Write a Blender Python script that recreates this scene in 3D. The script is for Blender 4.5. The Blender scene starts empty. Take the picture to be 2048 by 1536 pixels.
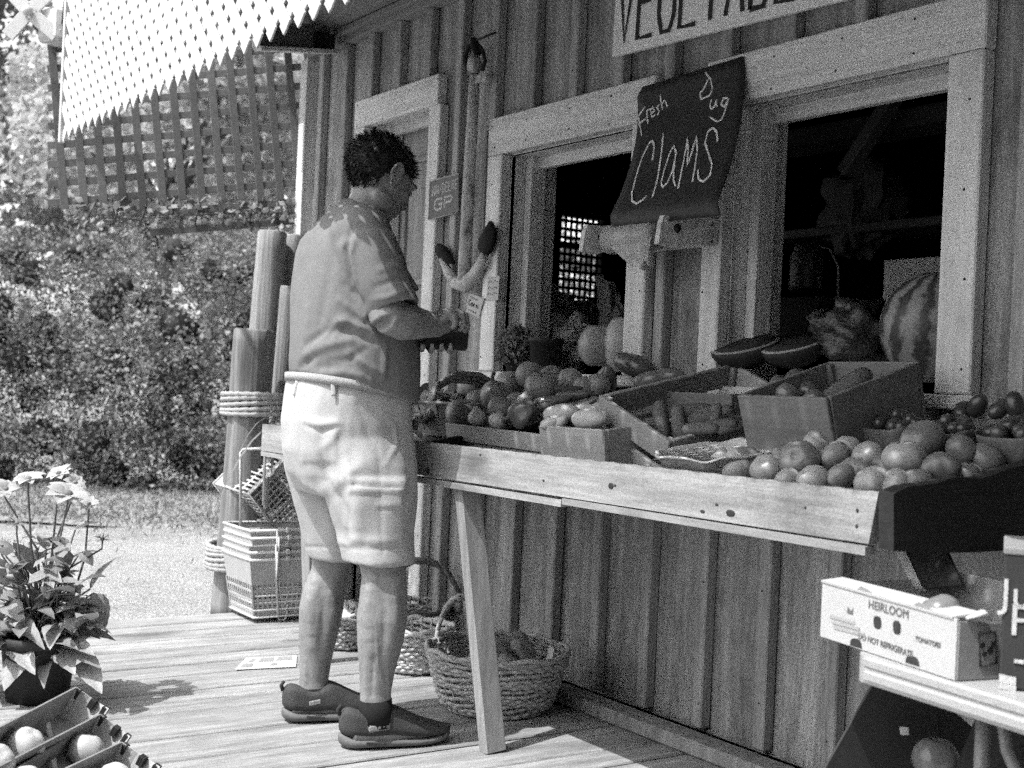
import bpy, bmesh, math, random
import numpy as np
from mathutils import Vector, Matrix, noise as mnoise
R_ = random.Random(7)
sc = bpy.context.scene
COL = sc.collection
# ------------------------------------------------------------------ camera, sky, sun, exposure
FPX, RHO, TH, HC = 2550.0, math.atan(.045), math.radians(34.1), 1.04
CAM = np.array([0., -2.69, HC])
r_ = np.array([math.sin(TH), math.cos(TH), 0.]); f_ = np.array([-math.cos(TH), math.sin(TH), 0.]); u_ = np.array([0, 0, 1.])
cr = r_ * math.cos(RHO) + u_ * math.sin(RHO); cu = -r_ * math.sin(RHO) + u_ * math.cos(RHO)
cam = bpy.data.cameras.new('camera'); camo = bpy.data.objects.new('camera', cam); COL.objects.link(camo)
camo.matrix_world = Matrix([[cr[0], cu[0], -f_[0], CAM[0]], [cr[1], cu[1], -f_[1], CAM[1]], [cr[2], cu[2], -f_[2], CAM[2]], [0, 0, 0, 1]])
cam.sensor_width = 36; cam.lens = FPX / 2048 * 36; cam.clip_end = 500; cam.clip_start = .05
cam.dof.use_dof = True; cam.dof.focus_distance = 3.55; cam.dof.aperture_fstop = 5.0
sc.camera = camo
SUN_EL = math.atan(1.77)
w = bpy.data.worlds.new('World'); sc.world = w; w.use_nodes = True
nt = w.node_tree; nt.nodes.clear()
sky = nt.nodes.new('ShaderNodeTexSky'); sky.sky_type = 'NISHITA'; sky.sun_disc = False
sky.sun_elevation = SUN_EL; sky.sun_rotation = math.radians(180); sky.air_density = 1.5; sky.dust_density = 2.5
bw = nt.nodes.new('ShaderNodeRGBToBW'); bg = nt.nodes.new('ShaderNodeBackground'); wo = nt.nodes.new('ShaderNodeOutputWorld')
bg.inputs[1].default_value = .15
nt.links.new(sky.outputs[0], bw.inputs[0]); nt.links.new(bw.outputs[0], bg.inputs[0]); nt.links.new(bg.outputs[0], wo.inputs[0])
sun = bpy.data.lights.new('sun', 'SUN'); sun.energy = 2.2; sun.angle = math.radians(.5); sun.color = (1, 1, 1)
suno = bpy.data.objects.new('sun', sun); COL.objects.link(suno)
suno.rotation_euler = Vector((0.0, -math.cos(SUN_EL), math.sin(SUN_EL))).to_track_quat('Z', 'Y').to_euler()
sc.view_settings.view_transform = 'Standard'; sc.view_settings.look = 'None'; sc.view_settings.gamma = 1
sc.view_settings.use_curve_mapping = False; sc.view_settings.exposure = 1.4
sc.cycles.use_denoising = False; sc.cycles.max_bounces = 6; sc.cycles.use_adaptive_sampling = True; sc.cycles.adaptive_threshold = .05
sc.cycles.caustics_reflective = False; sc.cycles.caustics_refractive = False

# ------------------------------------------------------------------ geometry helpers
def _ray(px, py):
    a = px - 1024; b = 768 - py
    x = a * math.cos(RHO) - b * math.sin(RHO); y = a * math.sin(RHO) + b * math.cos(RHO)
    return r_ * x / FPX + u_ * y / FPX + f_
def at_y(px, py, y): d = _ray(px, py); return CAM + d * ((y - CAM[1]) / d[1])
def at_z(px, py, z): d = _ray(px, py); return CAM + d * ((z - CAM[2]) / d[2])
def at_x(px, py, x): d = _ray(px, py); return CAM + d * ((x - CAM[0]) / d[0])
def at_d(px, py, D): return CAM + _ray(px, py) * D
A = np.array
def unit(v): v = A(v, float); return v / max(1e-9, np.linalg.norm(v))
def rotz(a): c, s = math.cos(a), math.sin(a); return A([[c, -s, 0], [s, c, 0], [0, 0, 1.]])
def rotx(a): c, s = math.cos(a), math.sin(a); return A([[1., 0, 0], [0, c, -s], [0, s, c]])
def roty(a): c, s = math.cos(a), math.sin(a); return A([[c, 0, s], [0, 1., 0], [-s, 0, c]])
def frame(d, hint=(0, 0, 1)):
    d = unit(d); h = A(hint, float)
    if abs(d @ h) > .95: h = A([1., 0, 0])
    x = unit(np.cross(h, d)); y = np.cross(d, x); return x, y, d
_CB = None
def _cbox_topo():
    global _CB
    if _CB: return _CB
    idx = {}; k = 0; dirs = []
    for sx in (-1, 1):
        for sy in (-1, 1):
            for sz in (-1, 1):
                for ax in range(3):
                    idx[(sx, sy, sz, ax)] = k; k += 1; dirs.append((sx, sy, sz, ax))
    F = []
    for ax in range(3):
        o = [i for i in range(3) if i != ax]
        for s in (-1, 1):
            q = []
            for a, b in ((-1, -1), (1, -1), (1, 1), (-1, 1)):
                c = [0, 0, 0]; c[ax] = s; c[o[0]] = a; c[o[1]] = b; q.append(idx[(*c, ax)])
            F.append(q)
        for a in (-1, 1):
            for b in (-1, 1):
                q = []
                for t, m in ((-1, 0), (1, 0), (1, 1), (-1, 1)):
                    c = [0, 0, 0]; c[ax] = t; c[o[0]] = a; c[o[1]] = b; q.append(idx[(*c, o[m])])
                F.append(q)
    for sx in (-1, 1):
        for sy in (-1, 1):
            for sz in (-1, 1): F.append([idx[(sx, sy, sz, i)] for i in range(3)])
    D = A([[d[0], d[1], d[2]] for d in dirs], float); AX = A([d[3] for d in dirs])
    out = []
    ins = D * (1 - .2 * (np.arange(3)[None, :] != AX[:, None]))
    for q in F:
        p = ins[q]; n = np.cross(p[1] - p[0], p[2] - p[0])
        out.append(q if n @ p.mean(0) > 0 else q[::-1])
    _CB = (D, AX, out); return _CB
class MB:
    def __init__(s): s.v = []; s.f = []; s.n = 0; s.sm = []
    def add(s, vs, fs, smooth=False):
        vs = np.asarray(vs, float); s.v.append(vs)
        s.f += [[i + s.n for i in q] for q in fs]; s.sm += [smooth] * len(fs); s.n += len(vs); return s
    def box(s, c, d, R=None, ch=.0025):
        D, AX, F = _cbox_topo(); h = A(d, float) / 2; ch = min(ch, h.min() * .45)
        v = D * h
        for i in range(3): v[:, i] -= D[:, i] * ch * (AX != i)
        if R is not None: v = v @ np.asarray(R).T
        return s.add(v + A(c, float), F)
    def beam(s, p, q, wd, th, hint=(0, 0, 1), ch=.0025):
        p, q = A(p, float), A(q, float); x, y, d = frame(q - p, hint)
        return s.box((p + q) / 2, (wd, th, np.linalg.norm(q - p)), np.stack([x, y, d], 1), ch)
    def hexa(s, P):  # 8 pts: bottom 4 ring, top 4 ring
        P = A(P, float); c = P.mean(0); F = []
        for q in ([0, 1, 2, 3], [4, 5, 6, 7], [0, 1, 5, 4], [1, 2, 6, 5], [2, 3, 7, 6], [3, 0, 4, 7]):
            n = np.cross(P[q[1]] - P[q[0]], P[q[2]] - P[q[0]]); F.append(q if n @ (P[q].mean(0) - c) > 0 else q[::-1])
        return s.add(P, F)
    def slab(s, quad, th, nrm=None):  # 4 corner pts, thickened both ways
        q = A(quad, float); n = unit(np.cross(q[1] - q[0], q[3] - q[0])) if nrm is None else unit(nrm)
        return s.hexa(np.vstack([q - n * th / 2, q + n * th / 2]))
    def loft(s, rings, cap=True, smooth=True, closed=False):
        m = len(rings); n = len(rings[0]); F = []
        for i in range(m if closed else m - 1):
            a = i * n; b = ((i + 1) % m) * n
            for j in range(n): k = (j + 1) % n; F.append([a + j, a + k, b + k, b + j])
        if cap and not closed: F.append(list(range(n))[::-1]); F.append([(m - 1) * n + j for j in range(n)])
        return s.add(np.vstack(rings), F, smooth)
    def tube(s, pts, r, n=8, closed=False, hint=(0, 0, 1), flat=1.0, cap=True):
        P = A(pts, float); m = len(P); rr = np.broadcast_to(A(r, float), (m,)); rings = []
        up = A(hint, float)
        for i in range(m):
            d = unit((P[(i + 1) % m] - P[i - 1]) if closed else (P[min(i + 1, m - 1)] - P[max(i - 1, 0)]))
            if abs(d @ up) > .98: up = A([1., .1, 0])
            x = unit(np.cross(up, d)); y = np.cross(d, x)
            t = np.arange(n) * 2 * math.pi / n
            rings.append(P[i] + rr[i] * (np.cos(t)[:, None] * x + flat * np.sin(t)[:, None] * y))
        return s.loft(rings, cap, True, closed)
    def lathe(s, prof, n=24, c=(0, 0, 0), R=None, cap=True):
        t = np.arange(n) * 2 * math.pi / n; rings = []
        for rad, z in prof:
            v = np.stack([np.cos(t) * rad, np.sin(t) * rad, np.full(n, z)], 1)
            if R is not None: v = v @ np.asarray(R).T
            rings.append(v + A(c, float))
        return s.loft(rings, cap)
    def ell(s, c, rad, R=None, nu=20, nv=12, fn=None):
        rings = []
        for i in range(1, nv):
            th = math.pi * i / nv; t = np.arange(nu) * 2 * math.pi / nu
            v = np.stack([math.sin(th) * np.cos(t), math.sin(th) * np.sin(t), np.full(nu, -math.cos(th))], 1)
            rings.append(v)
        V = np.vstack([[[0, 0, -1.]]] + rings + [[[0, 0, 1.]]])
        F = []
        for j in range(nu): F.append([0, 1 + (j + 1) % nu, 1 + j])
        for i in range(nv - 2):
            for j in range(nu):
                k = (j + 1) % nu; a = 1 + i * nu; b = a + nu; F.append([a + j, a + k, b + k, b + j])
        a = 1 + (nv - 2) * nu; e = len(V) - 1
        for j in range(nu): F.append([a + j, a + (j + 1) % nu, e])
        if fn: V = fn(V)
        V = V * A(rad, float)
        if R is not None: V = V @ np.asarray(R).T
        return s.add(V + A(c, float), F, True)
    def ribbon(s, pts, wd, nrm, th=.001):  # flat stroke polyline standing proud of a face with normal nrm
        P = A(pts, float); n = unit(nrm); L = []; Rr = []
        for i in range(len(P)):
            d = unit(P[min(i + 1, len(P) - 1)] - P[max(i - 1, 0)]); x = np.cross(n, d) * wd / 2
            L.append(P[i] - x); Rr.append(P[i] + x)
        for i in range(len(P) - 1):
            e = unit(P[i + 1] - P[i]) * wd * .2
            q = [L[i] - (e if i else 0), Rr[i] - (e if i else 0), Rr[i + 1], L[i + 1]]
            s.hexa(np.vstack([A(q), A(q) + n * (th + .0002 * (i % 2))]))
        return s
    def mesh(s, name):
        me = bpy.data.meshes.new(name); V = np.vstack(s.v) if s.v else np.zeros((0, 3))
        me.from_pydata(V.tolist(), [], s.f)
        me.polygons.foreach_set('use_smooth', s.sm); me.update(); return me
def obj(name, me, mat, parent=None, loc=None):
    if isinstance(me, MB): me = me.mesh(name)
    o = bpy.data.objects.new(name, me); COL.objects.link(o)
    if mat is not None and not me.materials: me.materials.append(mat)
    if parent is not None:
        o.parent = parent; pw = A(parent.get('_w', (0, 0, 0)), float)
        l = (A(loc, float) if loc is not None else np.zeros(3)) - pw; o.location = l
        o['_w'] = tuple(float(t) for t in pw + l)
    else:
        l = A(loc, float) if loc is not None else np.zeros(3); o.location = l; o['_w'] = tuple(float(t) for t in l)
    return o
def cobj(name, mb, mat, parent=None, c=None):   # mesh recentred on c (world coordinates in mb)
    V = np.vstack(mb.v); c = (V.min(0) + V.max(0)) / 2 if c is None else A(c, float)
    mb.v = [V - c]; return obj(name, mb, mat, parent, c)
def thing(name, label, cat, loc=(0, 0, 0), group=None):
    o = bpy.data.objects.new(name, None); COL.objects.link(o); o.location = [float(t) for t in loc]
    o['_w'] = tuple(float(t) for t in loc); o.empty_display_size = .1
    return tag(o, label, cat, group)
def tag(o, label=None, cat=None, group=None, kind=None):
    if label: o['label'] = label
    if cat: o['category'] = cat
    if group: o['group'] = group
    if kind: o['kind'] = kind
    return o
def copy_thing(o, loc, label=None, rot=None, scale=None):
    c = o.copy(); COL.objects.link(c); c.location = [float(t) for t in loc]
    c['_w'] = tuple(float(t) for t in loc)
    if rot is not None: c.rotation_euler = rot
    if scale is not None: c.scale = scale
    if label: c['label'] = label
    for ch in list(o.children):
        d = ch.copy(); COL.objects.link(d); d.parent = c
        for g in list(ch.children): e = g.copy(); COL.objects.link(e); e.parent = d
    return c
def cards(name, P, N, size, mat, parent=None, aspect=.6, bend=.25, seed=1, loc=None):
    """many small leaf-shaped faces (two bent triangles pairs each) at points P facing N"""
    g = np.random.default_rng(seed); n = len(P); N = N / np.linalg.norm(N, axis=1)[:, None]
    t = g.normal(size=(n, 3)); t -= (t * N).sum(1)[:, None] * N; t /= np.linalg.norm(t, axis=1)[:, None]
    b = np.cross(N, t); L = (np.broadcast_to(size, (n,)) * g.uniform(.7, 1.3, n))[:, None]; W = L * aspect
    a0 = P - t * L * .5; a1 = P + t * L * .5 - N * L * bend * .5; m1 = P + b * W * .5 - N * L * bend * .3; m2 = P - b * W * .5 - N * L * bend * .3; m = P
    V = np.stack([a0, m1, a1, m2, m], 1).reshape(-1, 3)
    k = np.arange(n)[:, None] * 5
    F = np.stack([k + A([0, 1, 4]), k + A([1, 2, 4]), k + A([2, 3, 4]), k + A([3, 0, 4])], 1).reshape(-1, 3)
    me = bpy.data.meshes.new(name); me.vertices.add(len(V)); me.loops.add(F.size); me.polygons.add(len(F))
    me.vertices.foreach_set('co', V.astype('f').ravel()); me.loops.foreach_set('vertex_index', F.astype('i').ravel())
    me.polygons.foreach_set('loop_start', (np.arange(len(F)) * 3).astype('i')); me.polygons.foreach_set('loop_total', np.full(len(F), 3, 'i'))
    me.polygons.foreach_set('use_smooth', np.ones(len(F), bool))
    me.update(calc_edges=True); return obj(name, me, mat, parent, loc)
def remeshed(mb, voxel, smooth=6, fac=.5):
    me = mb.mesh('tmp'); o = bpy.data.objects.new('tmp', me); COL.objects.link(o)
    m = o.modifiers.new('r', 'REMESH'); m.mode = 'VOXEL'; m.voxel_size = voxel; m.use_smooth_shade = True
    if smooth: s = o.modifiers.new('s', 'SMOOTH'); s.iterations = smooth; s.factor = fac
    dg = bpy.context.evaluated_depsgraph_get(); ev = o.evaluated_get(dg)
    out = bpy.data.meshes.new_from_object(ev); bpy.data.objects.remove(o); bpy.data.meshes.remove(me)
    out.polygons.foreach_set('use_smooth', np.ones(len(out.polygons), bool)); return out
def getv(me): v = np.empty(len(me.vertices) * 3, 'f'); me.vertices.foreach_get('co', v); return v.reshape(-1, 3).astype(float)
def getn(me): v = np.empty(len(me.vertices) * 3, 'f'); me.vertices.foreach_get('normal', v); return v.reshape(-1, 3).astype(float)
def setv(me, V): me.vertices.foreach_set('co', V.astype('f').ravel()); me.update()
def folds(me, L):  # L: (p, q, width, height) creases pushed along the normal
    V = getv(me); N = getn(me); d = np.zeros(len(V))
    best = {}
    for p, q, wd, h in L:
        p = A(p, float); q = A(q, float); e = q - p; t = np.clip(((V - p) @ e) / max(1e-9, e @ e), 0, 1)
        dist = np.linalg.norm(V - (p + t[:, None] * e), axis=1); k = h * np.exp(-(dist / wd) ** 2); key = (round(wd, 4), h > 0)
        b = best.setdefault(key, np.zeros(len(V))); best[key] = np.where(abs(k) > abs(b), k, b)
    for b in best.values(): d += b
    setv(me, V + N * d[:, None])
def text_mesh(t, size, ext=.0006):
    cu_ = bpy.data.curves.new('t', 'FONT'); cu_.body = t; cu_.size = size; cu_.extrude = ext; cu_.align_x = 'CENTER'; cu_.align_y = 'CENTER'; cu_.resolution_u = 3
    o = bpy.data.objects.new('t', cu_); COL.objects.link(o); dg = bpy.context.evaluated_depsgraph_get()
    me = bpy.data.meshes.new_from_object(o.evaluated_get(dg)); bpy.data.objects.remove(o); return me
def put_text(name, t, size, c, xdir, updir, mat, parent, sx=1, sy=1):
    me = text_mesh(t, size); V = getv(me); x = A(xdir, float); x = unit(x); y = A(updir, float); y = unit(y - (y @ x) * x); n = np.cross(x, y)
    setv(me, V[:, :1] * x * sx + V[:, 1:2] * y * sy + V[:, 2:3] * n)
    me.materials.clear(); return obj(name, me, mat, parent, c)
# stroke letters on a unit cell (x 0..1, y 0..1)
ST = {'V': [[(0, 1), (.5, 0), (1, 1)]], 'E': [[(1, 1), (0, 1), (0, 0), (1, 0)], [(0, .52), (.8, .52)]],
 'G': [[(1, .85), (.75, 1), (.25, 1), (0, .75), (0, .25), (.25, 0), (.75, 0), (1, .2), (1, .48), (.55, .48)]],
 'T': [[(0, 1), (1, 1)], [(.5, 1), (.5, 0)]], 'A': [[(0, 0), (.5, 1), (1, 0)], [(.22, .38), (.78, .38)]],
 'B': [[(0, 0), (0, 1), (.7, 1), (.9, .8), (.7, .54), (0, .54)], [(.7, .54), (1, .3), (.75, 0), (0, 0)]], 'L': [[(0, 1), (0, 0), (1, 0)]],
 'S': [[(1, .85), (.7, 1), (.3, 1), (0, .78), (.2, .56), (.8, .44), (1, .22), (.7, 0), (.3, 0), (0, .15)]],
 'J': [[(.9, 1), (.9, .2), (.6, 0), (.25, 0), (0, .2)]], 'O': [[(.3, 0), (0, .25), (0, .75), (.3, 1), (.7, 1), (1, .75), (1, .25), (.7, 0), (.3, 0)]],
 'H': [[(0, 0), (0, 1)], [(1, 0), (1, 1)], [(0, .5), (1, .5)]], 'N': [[(0, 0), (0, 1), (1, 0), (1, 1)]], 'D': [[(0, 0), (0, 1), (.65, 1), (1, .7), (1, .3), (.65, 0), (0, 0)]],
 'R': [[(0, 0), (0, 1), (.75, 1), (1, .77), (.75, .52), (0, .52)], [(.55, .52), (1, 0)]], 'P': [[(0, 0), (0, 1), (.75, 1), (1, .75), (.75, .48), (0, .48)]],
 'C': [[(1, .85), (.75, 1), (.3, 1), (0, .75), (0, .25), (.3, 0), (.75, 0), (1, .15)]],
 'o': [[(.3, 0), (0, .2), (0, .45), (.3, .62), (.7, .62), (1, .45), (1, .2), (.7, 0), (.3, 0)]], 'r': [[(.1, 0), (.1, .6)], [(.1, .4), (.5, .62), (.95, .55)]],
 'n': [[(.1, 0), (.1, .6)], [(.1, .42), (.5, .62), (.9, .45), (.9, 0)]], 'I': [[(.5, 0), (.5, 1)]], 'u': [[(0, .62), (0, .2), (.3, 0), (.7, 0), (1, .2)], [(1, .62), (1, 0)]],
 '8': [[(.5, .5), (.1, .72), (.3, 1), (.7, 1), (.9, .72), (.5, .5), (0, .25), (.3, 0), (.7, 0), (1, .25), (.5, .5)]], '5': [[(.9, 1), (.1, 1), (.1, .55), (.7, .6), (1, .3), (.7, 0), (.1, .05)]]}
def strokes(mb, txt, o, xd, yd, cw, chh, gap, wd, th=.0012):
    n = np.cross(unit(xd), unit(yd)); x0 = 0
    for chx in txt:
        for pl in ST.get(chx, []):
            mb.ribbon([A(o) + A(xd) * (x0 + p[0] * cw) + A(yd) * p[1] * chh for p in pl], wd, n, th)
        x0 += cw + gap
    return mb

# ------------------------------------------------------------------ materials (the photograph is monochrome: every albedo is a grey)
def mat(name, base, var=.25, scale=12., stretch=(1, 1, 1), rough=.75, bump=.2, bscale=None, rnd=.15, grain=.18, spec=.3, knots=0., transl=0., wave=0., bdist=.004, gscale=420, dirt=0., dscale=3.1):
    m = bpy.data.materials.new(name); m.use_nodes = True; t = m.node_tree; N = t.nodes; Lk = t.links; N.clear()
    out = N.new('ShaderNodeOutputMaterial'); b = N.new('ShaderNodeBsdfPrincipled'); b.inputs['Roughness'].default_value = rough; b.inputs['Specular IOR Level'].default_value = spec
    tc = N.new('ShaderNodeTexCoord'); oi = N.new('ShaderNodeObjectInfo')
    va = N.new('ShaderNodeVectorMath'); va.operation = 'ADD'; vs = N.new('ShaderNodeVectorMath'); vs.operation = 'SCALE'; cmb = N.new('ShaderNodeCombineXYZ')
    for i in range(3): Lk.new(oi.outputs['Random'], cmb.inputs[i])
    vs.inputs['Scale'].default_value = 37.; Lk.new(cmb.outputs[0], vs.inputs[0]); Lk.new(tc.outputs['Object'], va.inputs[0]); Lk.new(vs.outputs[0], va.inputs[1])
    mp = N.new('ShaderNodeMapping'); mp.inputs['Scale'].default_value = stretch; Lk.new(va.outputs[0], mp.inputs[0])
    def nz(sca, det=4, src=mp, ro=.6):
        n = N.new('ShaderNodeTexNoise'); n.inputs['Scale'].default_value = sca; n.inputs['Detail'].default_value = det; n.inputs['Roughness'].default_value = ro
        Lk.new(src.outputs[0], n.inputs['Vector']); return n.outputs['Fac']
    def mth(op, a, bb, c=None):
        n = N.new('ShaderNodeMath'); n.operation = op
        for i, q in enumerate((a, bb, c)):
            if q is None: continue
            if isinstance(q, (int, float)): n.inputs[i].default_value = q
            else: Lk.new(q, n.inputs[i])
        return n.outputs[0]
    n1 = nz(scale); n2 = nz(scale * 5.3, 3); g = nz(gscale, 1, va)
    # 1 + var*(n-.5)*..  + grain + per object
    s = mth('MULTIPLY_ADD', mth('SUBTRACT', n1, .5), var * 3.2, 1.)
    s = mth('MULTIPLY', s, mth('MULTIPLY_ADD', mth('SUBTRACT', n2, .5), var * 2., 1.))
    s = mth('MULTIPLY', s, mth('MULTIPLY_ADD', mth('SUBTRACT', g, .5), grain * 4, 1.))
    s = mth('MULTIPLY', s, mth('MULTIPLY_ADD', mth('SUBTRACT', oi.outputs['Random'], .5), rnd * 2, 1.))
    if knots:
        v = N.new('ShaderNodeTexVoronoi'); v.inputs['Scale'].default_value = knots; mk = N.new('ShaderNodeMapping'); mk.inputs['Scale'].default_value = [1 - .6 * (q < .5) for q in stretch]
        Lk.new(va.outputs[0], mk.inputs[0]); Lk.new(mk.outputs[0], v.inputs['Vector'])
        k = N.new('ShaderNodeMapRange'); k.inputs[1].default_value = .04; k.inputs[2].default_value = .16; k.inputs[3].default_value = .3; k.inputs[4].default_value = 1.
        Lk.new(v.outputs['Distance'], k.inputs[0]); s = mth('MULTIPLY', s, k.outputs[0])
    if dirt:
        d = nz(dscale, 6, va, .7); k = N.new('ShaderNodeMapRange'); k.inputs[1].default_value = .5; k.inputs[2].default_value = .72; k.inputs[3].default_value = 1.; k.inputs[4].default_value = 1 - dirt
        Lk.new(d, k.inputs[0]); s = mth('MULTIPLY', s, k.outputs[0])
    s = mth('MAXIMUM', mth('MULTIPLY', s, base), .004)
    col = N.new('ShaderNodeCombineColor')
    for i in range(3): Lk.new(s, col.inputs[i])
    Lk.new(col.outputs[0], b.inputs['Base Color'])
    h = nz(bscale or scale * 3, 5)
    if wave:
        wv = N.new('ShaderNodeTexWave'); wv.inputs['Scale'].default_value = wave; wv.inputs['Distortion'].default_value = 3.; wv.inputs['Detail'].default_value = 2; wv.bands_direction = 'DIAGONAL'
        Lk.new(va.outputs[0], wv.inputs['Vector']); h = mth('MULTIPLY_ADD', wv.outputs['Fac'], .14, h)
    if bump:
        bp = N.new('ShaderNodeBump'); bp.inputs['Strength'].default_value = min(1, bump); bp.inputs['Distance'].default_value = bdist; Lk.new(h, bp.inputs['Height']); Lk.new(bp.outputs[0], b.inputs['Normal'])
    if transl:
        tr = N.new('ShaderNodeBsdfTranslucent'); Lk.new(col.outputs[0], tr.inputs[0]); mx = N.new('ShaderNodeMixShader'); mx.inputs[0].default_value = transl
        Lk.new(b.outputs[0], mx.inputs[1]); Lk.new(tr.outputs[0], mx.inputs[2]); Lk.new(mx.outputs[0], out.inputs[0])
    else: Lk.new(b.outputs[0], out.inputs[0])
    return m
GX, GY, GZ = (.06, 1, 1), (1, .06, 1), (1, 1, .06)
M = {}
M['wall'] = mat('painted_rough_sawn_board', .32, .55, 18, (1, 1, .10), .85, 1., 60, .10, .45, .15, knots=1.5, wave=22, bdist=.008, dirt=.45)
M['batten'] = mat('painted_batten', .32, .45, 20, (1, 1, .1), .85, .5, 60, .12, .3, .15)
M['trim'] = mat('pale_painted_trim', .68, .22, 20, GX, .8, .8, 60, .06, .32, .2, knots=2.6, bdist=.008, dirt=.25)
M['trimz'] = mat('pale_painted_upright_trim', .68, .22, 20, GZ, .8, .8, 70, .06, .28, .2, knots=3, dirt=.25)
M['soffit'] = mat('painted_soffit', .24, .15, 9, GX, .85, .2, None, .05, .25)
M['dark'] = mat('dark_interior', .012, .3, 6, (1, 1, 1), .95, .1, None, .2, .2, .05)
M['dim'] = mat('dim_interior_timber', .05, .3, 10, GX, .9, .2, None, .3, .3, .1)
M['deck'] = mat('sun_bleached_deck_board', .275, .5, 24, (1, .10, 1), .85, .8, 50, .10, .25, .15, knots=1.6, dirt=.2)
M['gravel'] = mat('pale_gravel', .33, .16, 9, (1, 1, 1), .95, .8, 60, 0, .45, .1, bdist=.03, gscale=70, dirt=.3, dscale=1.1)
M['white'] = mat('white_paint', .5, .05, 15, (1, 1, 1), .6, .2, None, .05, .12, .3, dirt=.05)
M['screen'] = mat('weathered_grey_slat', .13, .2, 15, (1, 1, 1), .85, .3, None, .15, .3)
M['pine'] = mat('weathered_pine_board', .30, .4, 17, (.09, 1, 1), .75, .6, 45, .10, .3, .25, knots=3.6, dirt=.5)
M['pinez'] = mat('pine_leg', .28, .4, 17, GZ, .7, .3, 40, .08, .2, .25, knots=2.5)
M['darkwood'] = mat('dark_weathered_plank', .022, .5, 14, GY, .8, .8, 40, .1, .4, .3)
M['crate'] = mat('crate_slat_wood', .33, .2, 14, (.1, .4, 1), .8, .4, 50, .14, .25, .2, knots=5)
M['olds'] = mat('old_stained_crate_wood', .17, .28, 12, (.12, .3, 1), .8, .4, 50, .12, .3, .2, knots=3)
M['piling'] = mat('weathered_piling_wood', .24, .5, 26, (1, 1, .05), .9, 1., 60, .12, .25, .15, knots=2.)
M['rope'] = mat('hemp_rope', .36, .2, 60, (1, 1, 1), .95, .8, 200, .1, .3, .1)
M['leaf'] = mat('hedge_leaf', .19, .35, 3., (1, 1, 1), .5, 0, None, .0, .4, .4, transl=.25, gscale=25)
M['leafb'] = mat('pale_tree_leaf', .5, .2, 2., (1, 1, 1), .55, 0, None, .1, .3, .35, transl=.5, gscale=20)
M['leafp'] = mat('garden_plant_leaf', .27, .2, 22, (1, 1, 1), .5, .4, 60, .3, .25, .45, transl=.2)
M['petal'] = mat('pale_flower_petal', .42, .1, 40, (1, 1, 1), .6, .2, None, .06, .15, .2, transl=.25)
M['stem'] = mat('plant_stem', .13, .2, 30, (1, 1, 1), .6, .2, None, .2, .2, .3)
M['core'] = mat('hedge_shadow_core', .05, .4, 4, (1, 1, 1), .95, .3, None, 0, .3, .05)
M['grass'] = mat('lawn_grass', .24, .3, 20, (1, 1, 1), .8, .5, 90, 0, .3, .1, gscale=60)
M['bark'] = mat('tree_bark', .1, .3, 9, (1, 1, .2), .9, .8, 20, .1, .3, .1)
M['skin'] = mat('tanned_skin', .235, .22, 30, (1, 1, 1), .5, .25, 160, 0, .2, .4, bdist=.002, dirt=.15)
M['hair'] = mat('dark_hair', .014, .4, 60, (1, 1, 1), .45, .5, 200, .0, .4, .35)
M['shirt'] = mat('grey_polo_cotton', .185, .08, 18, (1, 1, 1), .9, .3, 500, 0, .22, .1, bdist=.0015)
M['shorts'] = mat('pale_khaki_cotton', .42, .06, 14, (1, 1, 1), .9, .3, 450, 0, .18, .1, bdist=.0015)
M['belt'] = mat('woven_belt', .33, .15, 80, (1, 1, 1), .8, .6, 300, 0, .3, .2)
M['sock'] = mat('black_sock', .02, .2, 60, (1, 1, 1), .95, .5, 300, 0, .3, .1)
M['shoe'] = mat('charcoal_knit_shoe', .06, .2, 40, (1, 1, 1), .8, .9, 260, 0, .3, .2)
M['sole'] = mat('grey_rubber_sole', .13, .15, 30, (1, 1, 1), .7, .3, None, 0, .25, .3)
M['blackboard'] = mat('dark_oilcloth_sheet', .028, .35, 7, (1, 1, 1), .55, .2, None, 0, .35, .4, dirt=.3)
M['chalk'] = mat('chalk', .8, .3, 160, (1, 1, 1), .95, .5, None, 0, .6, .05)
M['ink'] = mat('dark_sign_paint', .035, .25, 40, (1, 1, 1), .7, .2, None, 0, .4, .2)
M['paper'] = mat('white_paper', .5, .06, 25, (1, 1, 1), .9, .2, None, .06, .2, .1)
M['plastic'] = mat('pale_bag_plastic', .55, .08, 20, (1, 1, 1), .35, .5, 30, .05, .15, .5, transl=.3)
M['signw'] = mat('white_sign_paint', .8, .08, 12, (1, 1, 1), .6, .3, None, .0, .2, .2, dirt=.25)
M['rust'] = mat('rusty_iron', .018, .5, 40, (1, 1, 1), .8, .8, 90, .1, .4, .2)
M['flake'] = mat('flaking_white_paint_on_iron', .5, .3, 26, (1, 1, .5), .7, .8, 60, .1, .3, .2, dirt=.93, dscale=13)
M['metal'] = mat('dark_tin_sign', .11, .2, 30, (1, 1, 1), .5, .2, None, 0, .35, .4)
M['palepaint'] = mat('pale_sign_lettering', .5, .15, 60, (1, 1, 1), .7, .1, None, 0, .3, .2)
M['carton'] = mat('brown_cardboard', .26, .08, 16, (1, 1, 1), .9, .15, None, .08, .22, .1)
M['cartonw'] = mat('white_printed_cardboard', .42, .05, 10, (1, 1, 1), .75, .15, None, .03, .15, .25)
M['cartond'] = mat('dark_printed_cardboard', .036, .15, 10, (1, 1, 1), .7, .15, None, .1, .25, .3)
M['tabletop'] = mat('moulded_plastic_table', .33, .06, 12, (1, 1, 1), .5, .3, 120, 0, .18, .4)
M['steel'] = mat('grey_steel_leg', .16, .2, 25, (1, 1, 1), .45, .2, None, .1, .25, .5)
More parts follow.
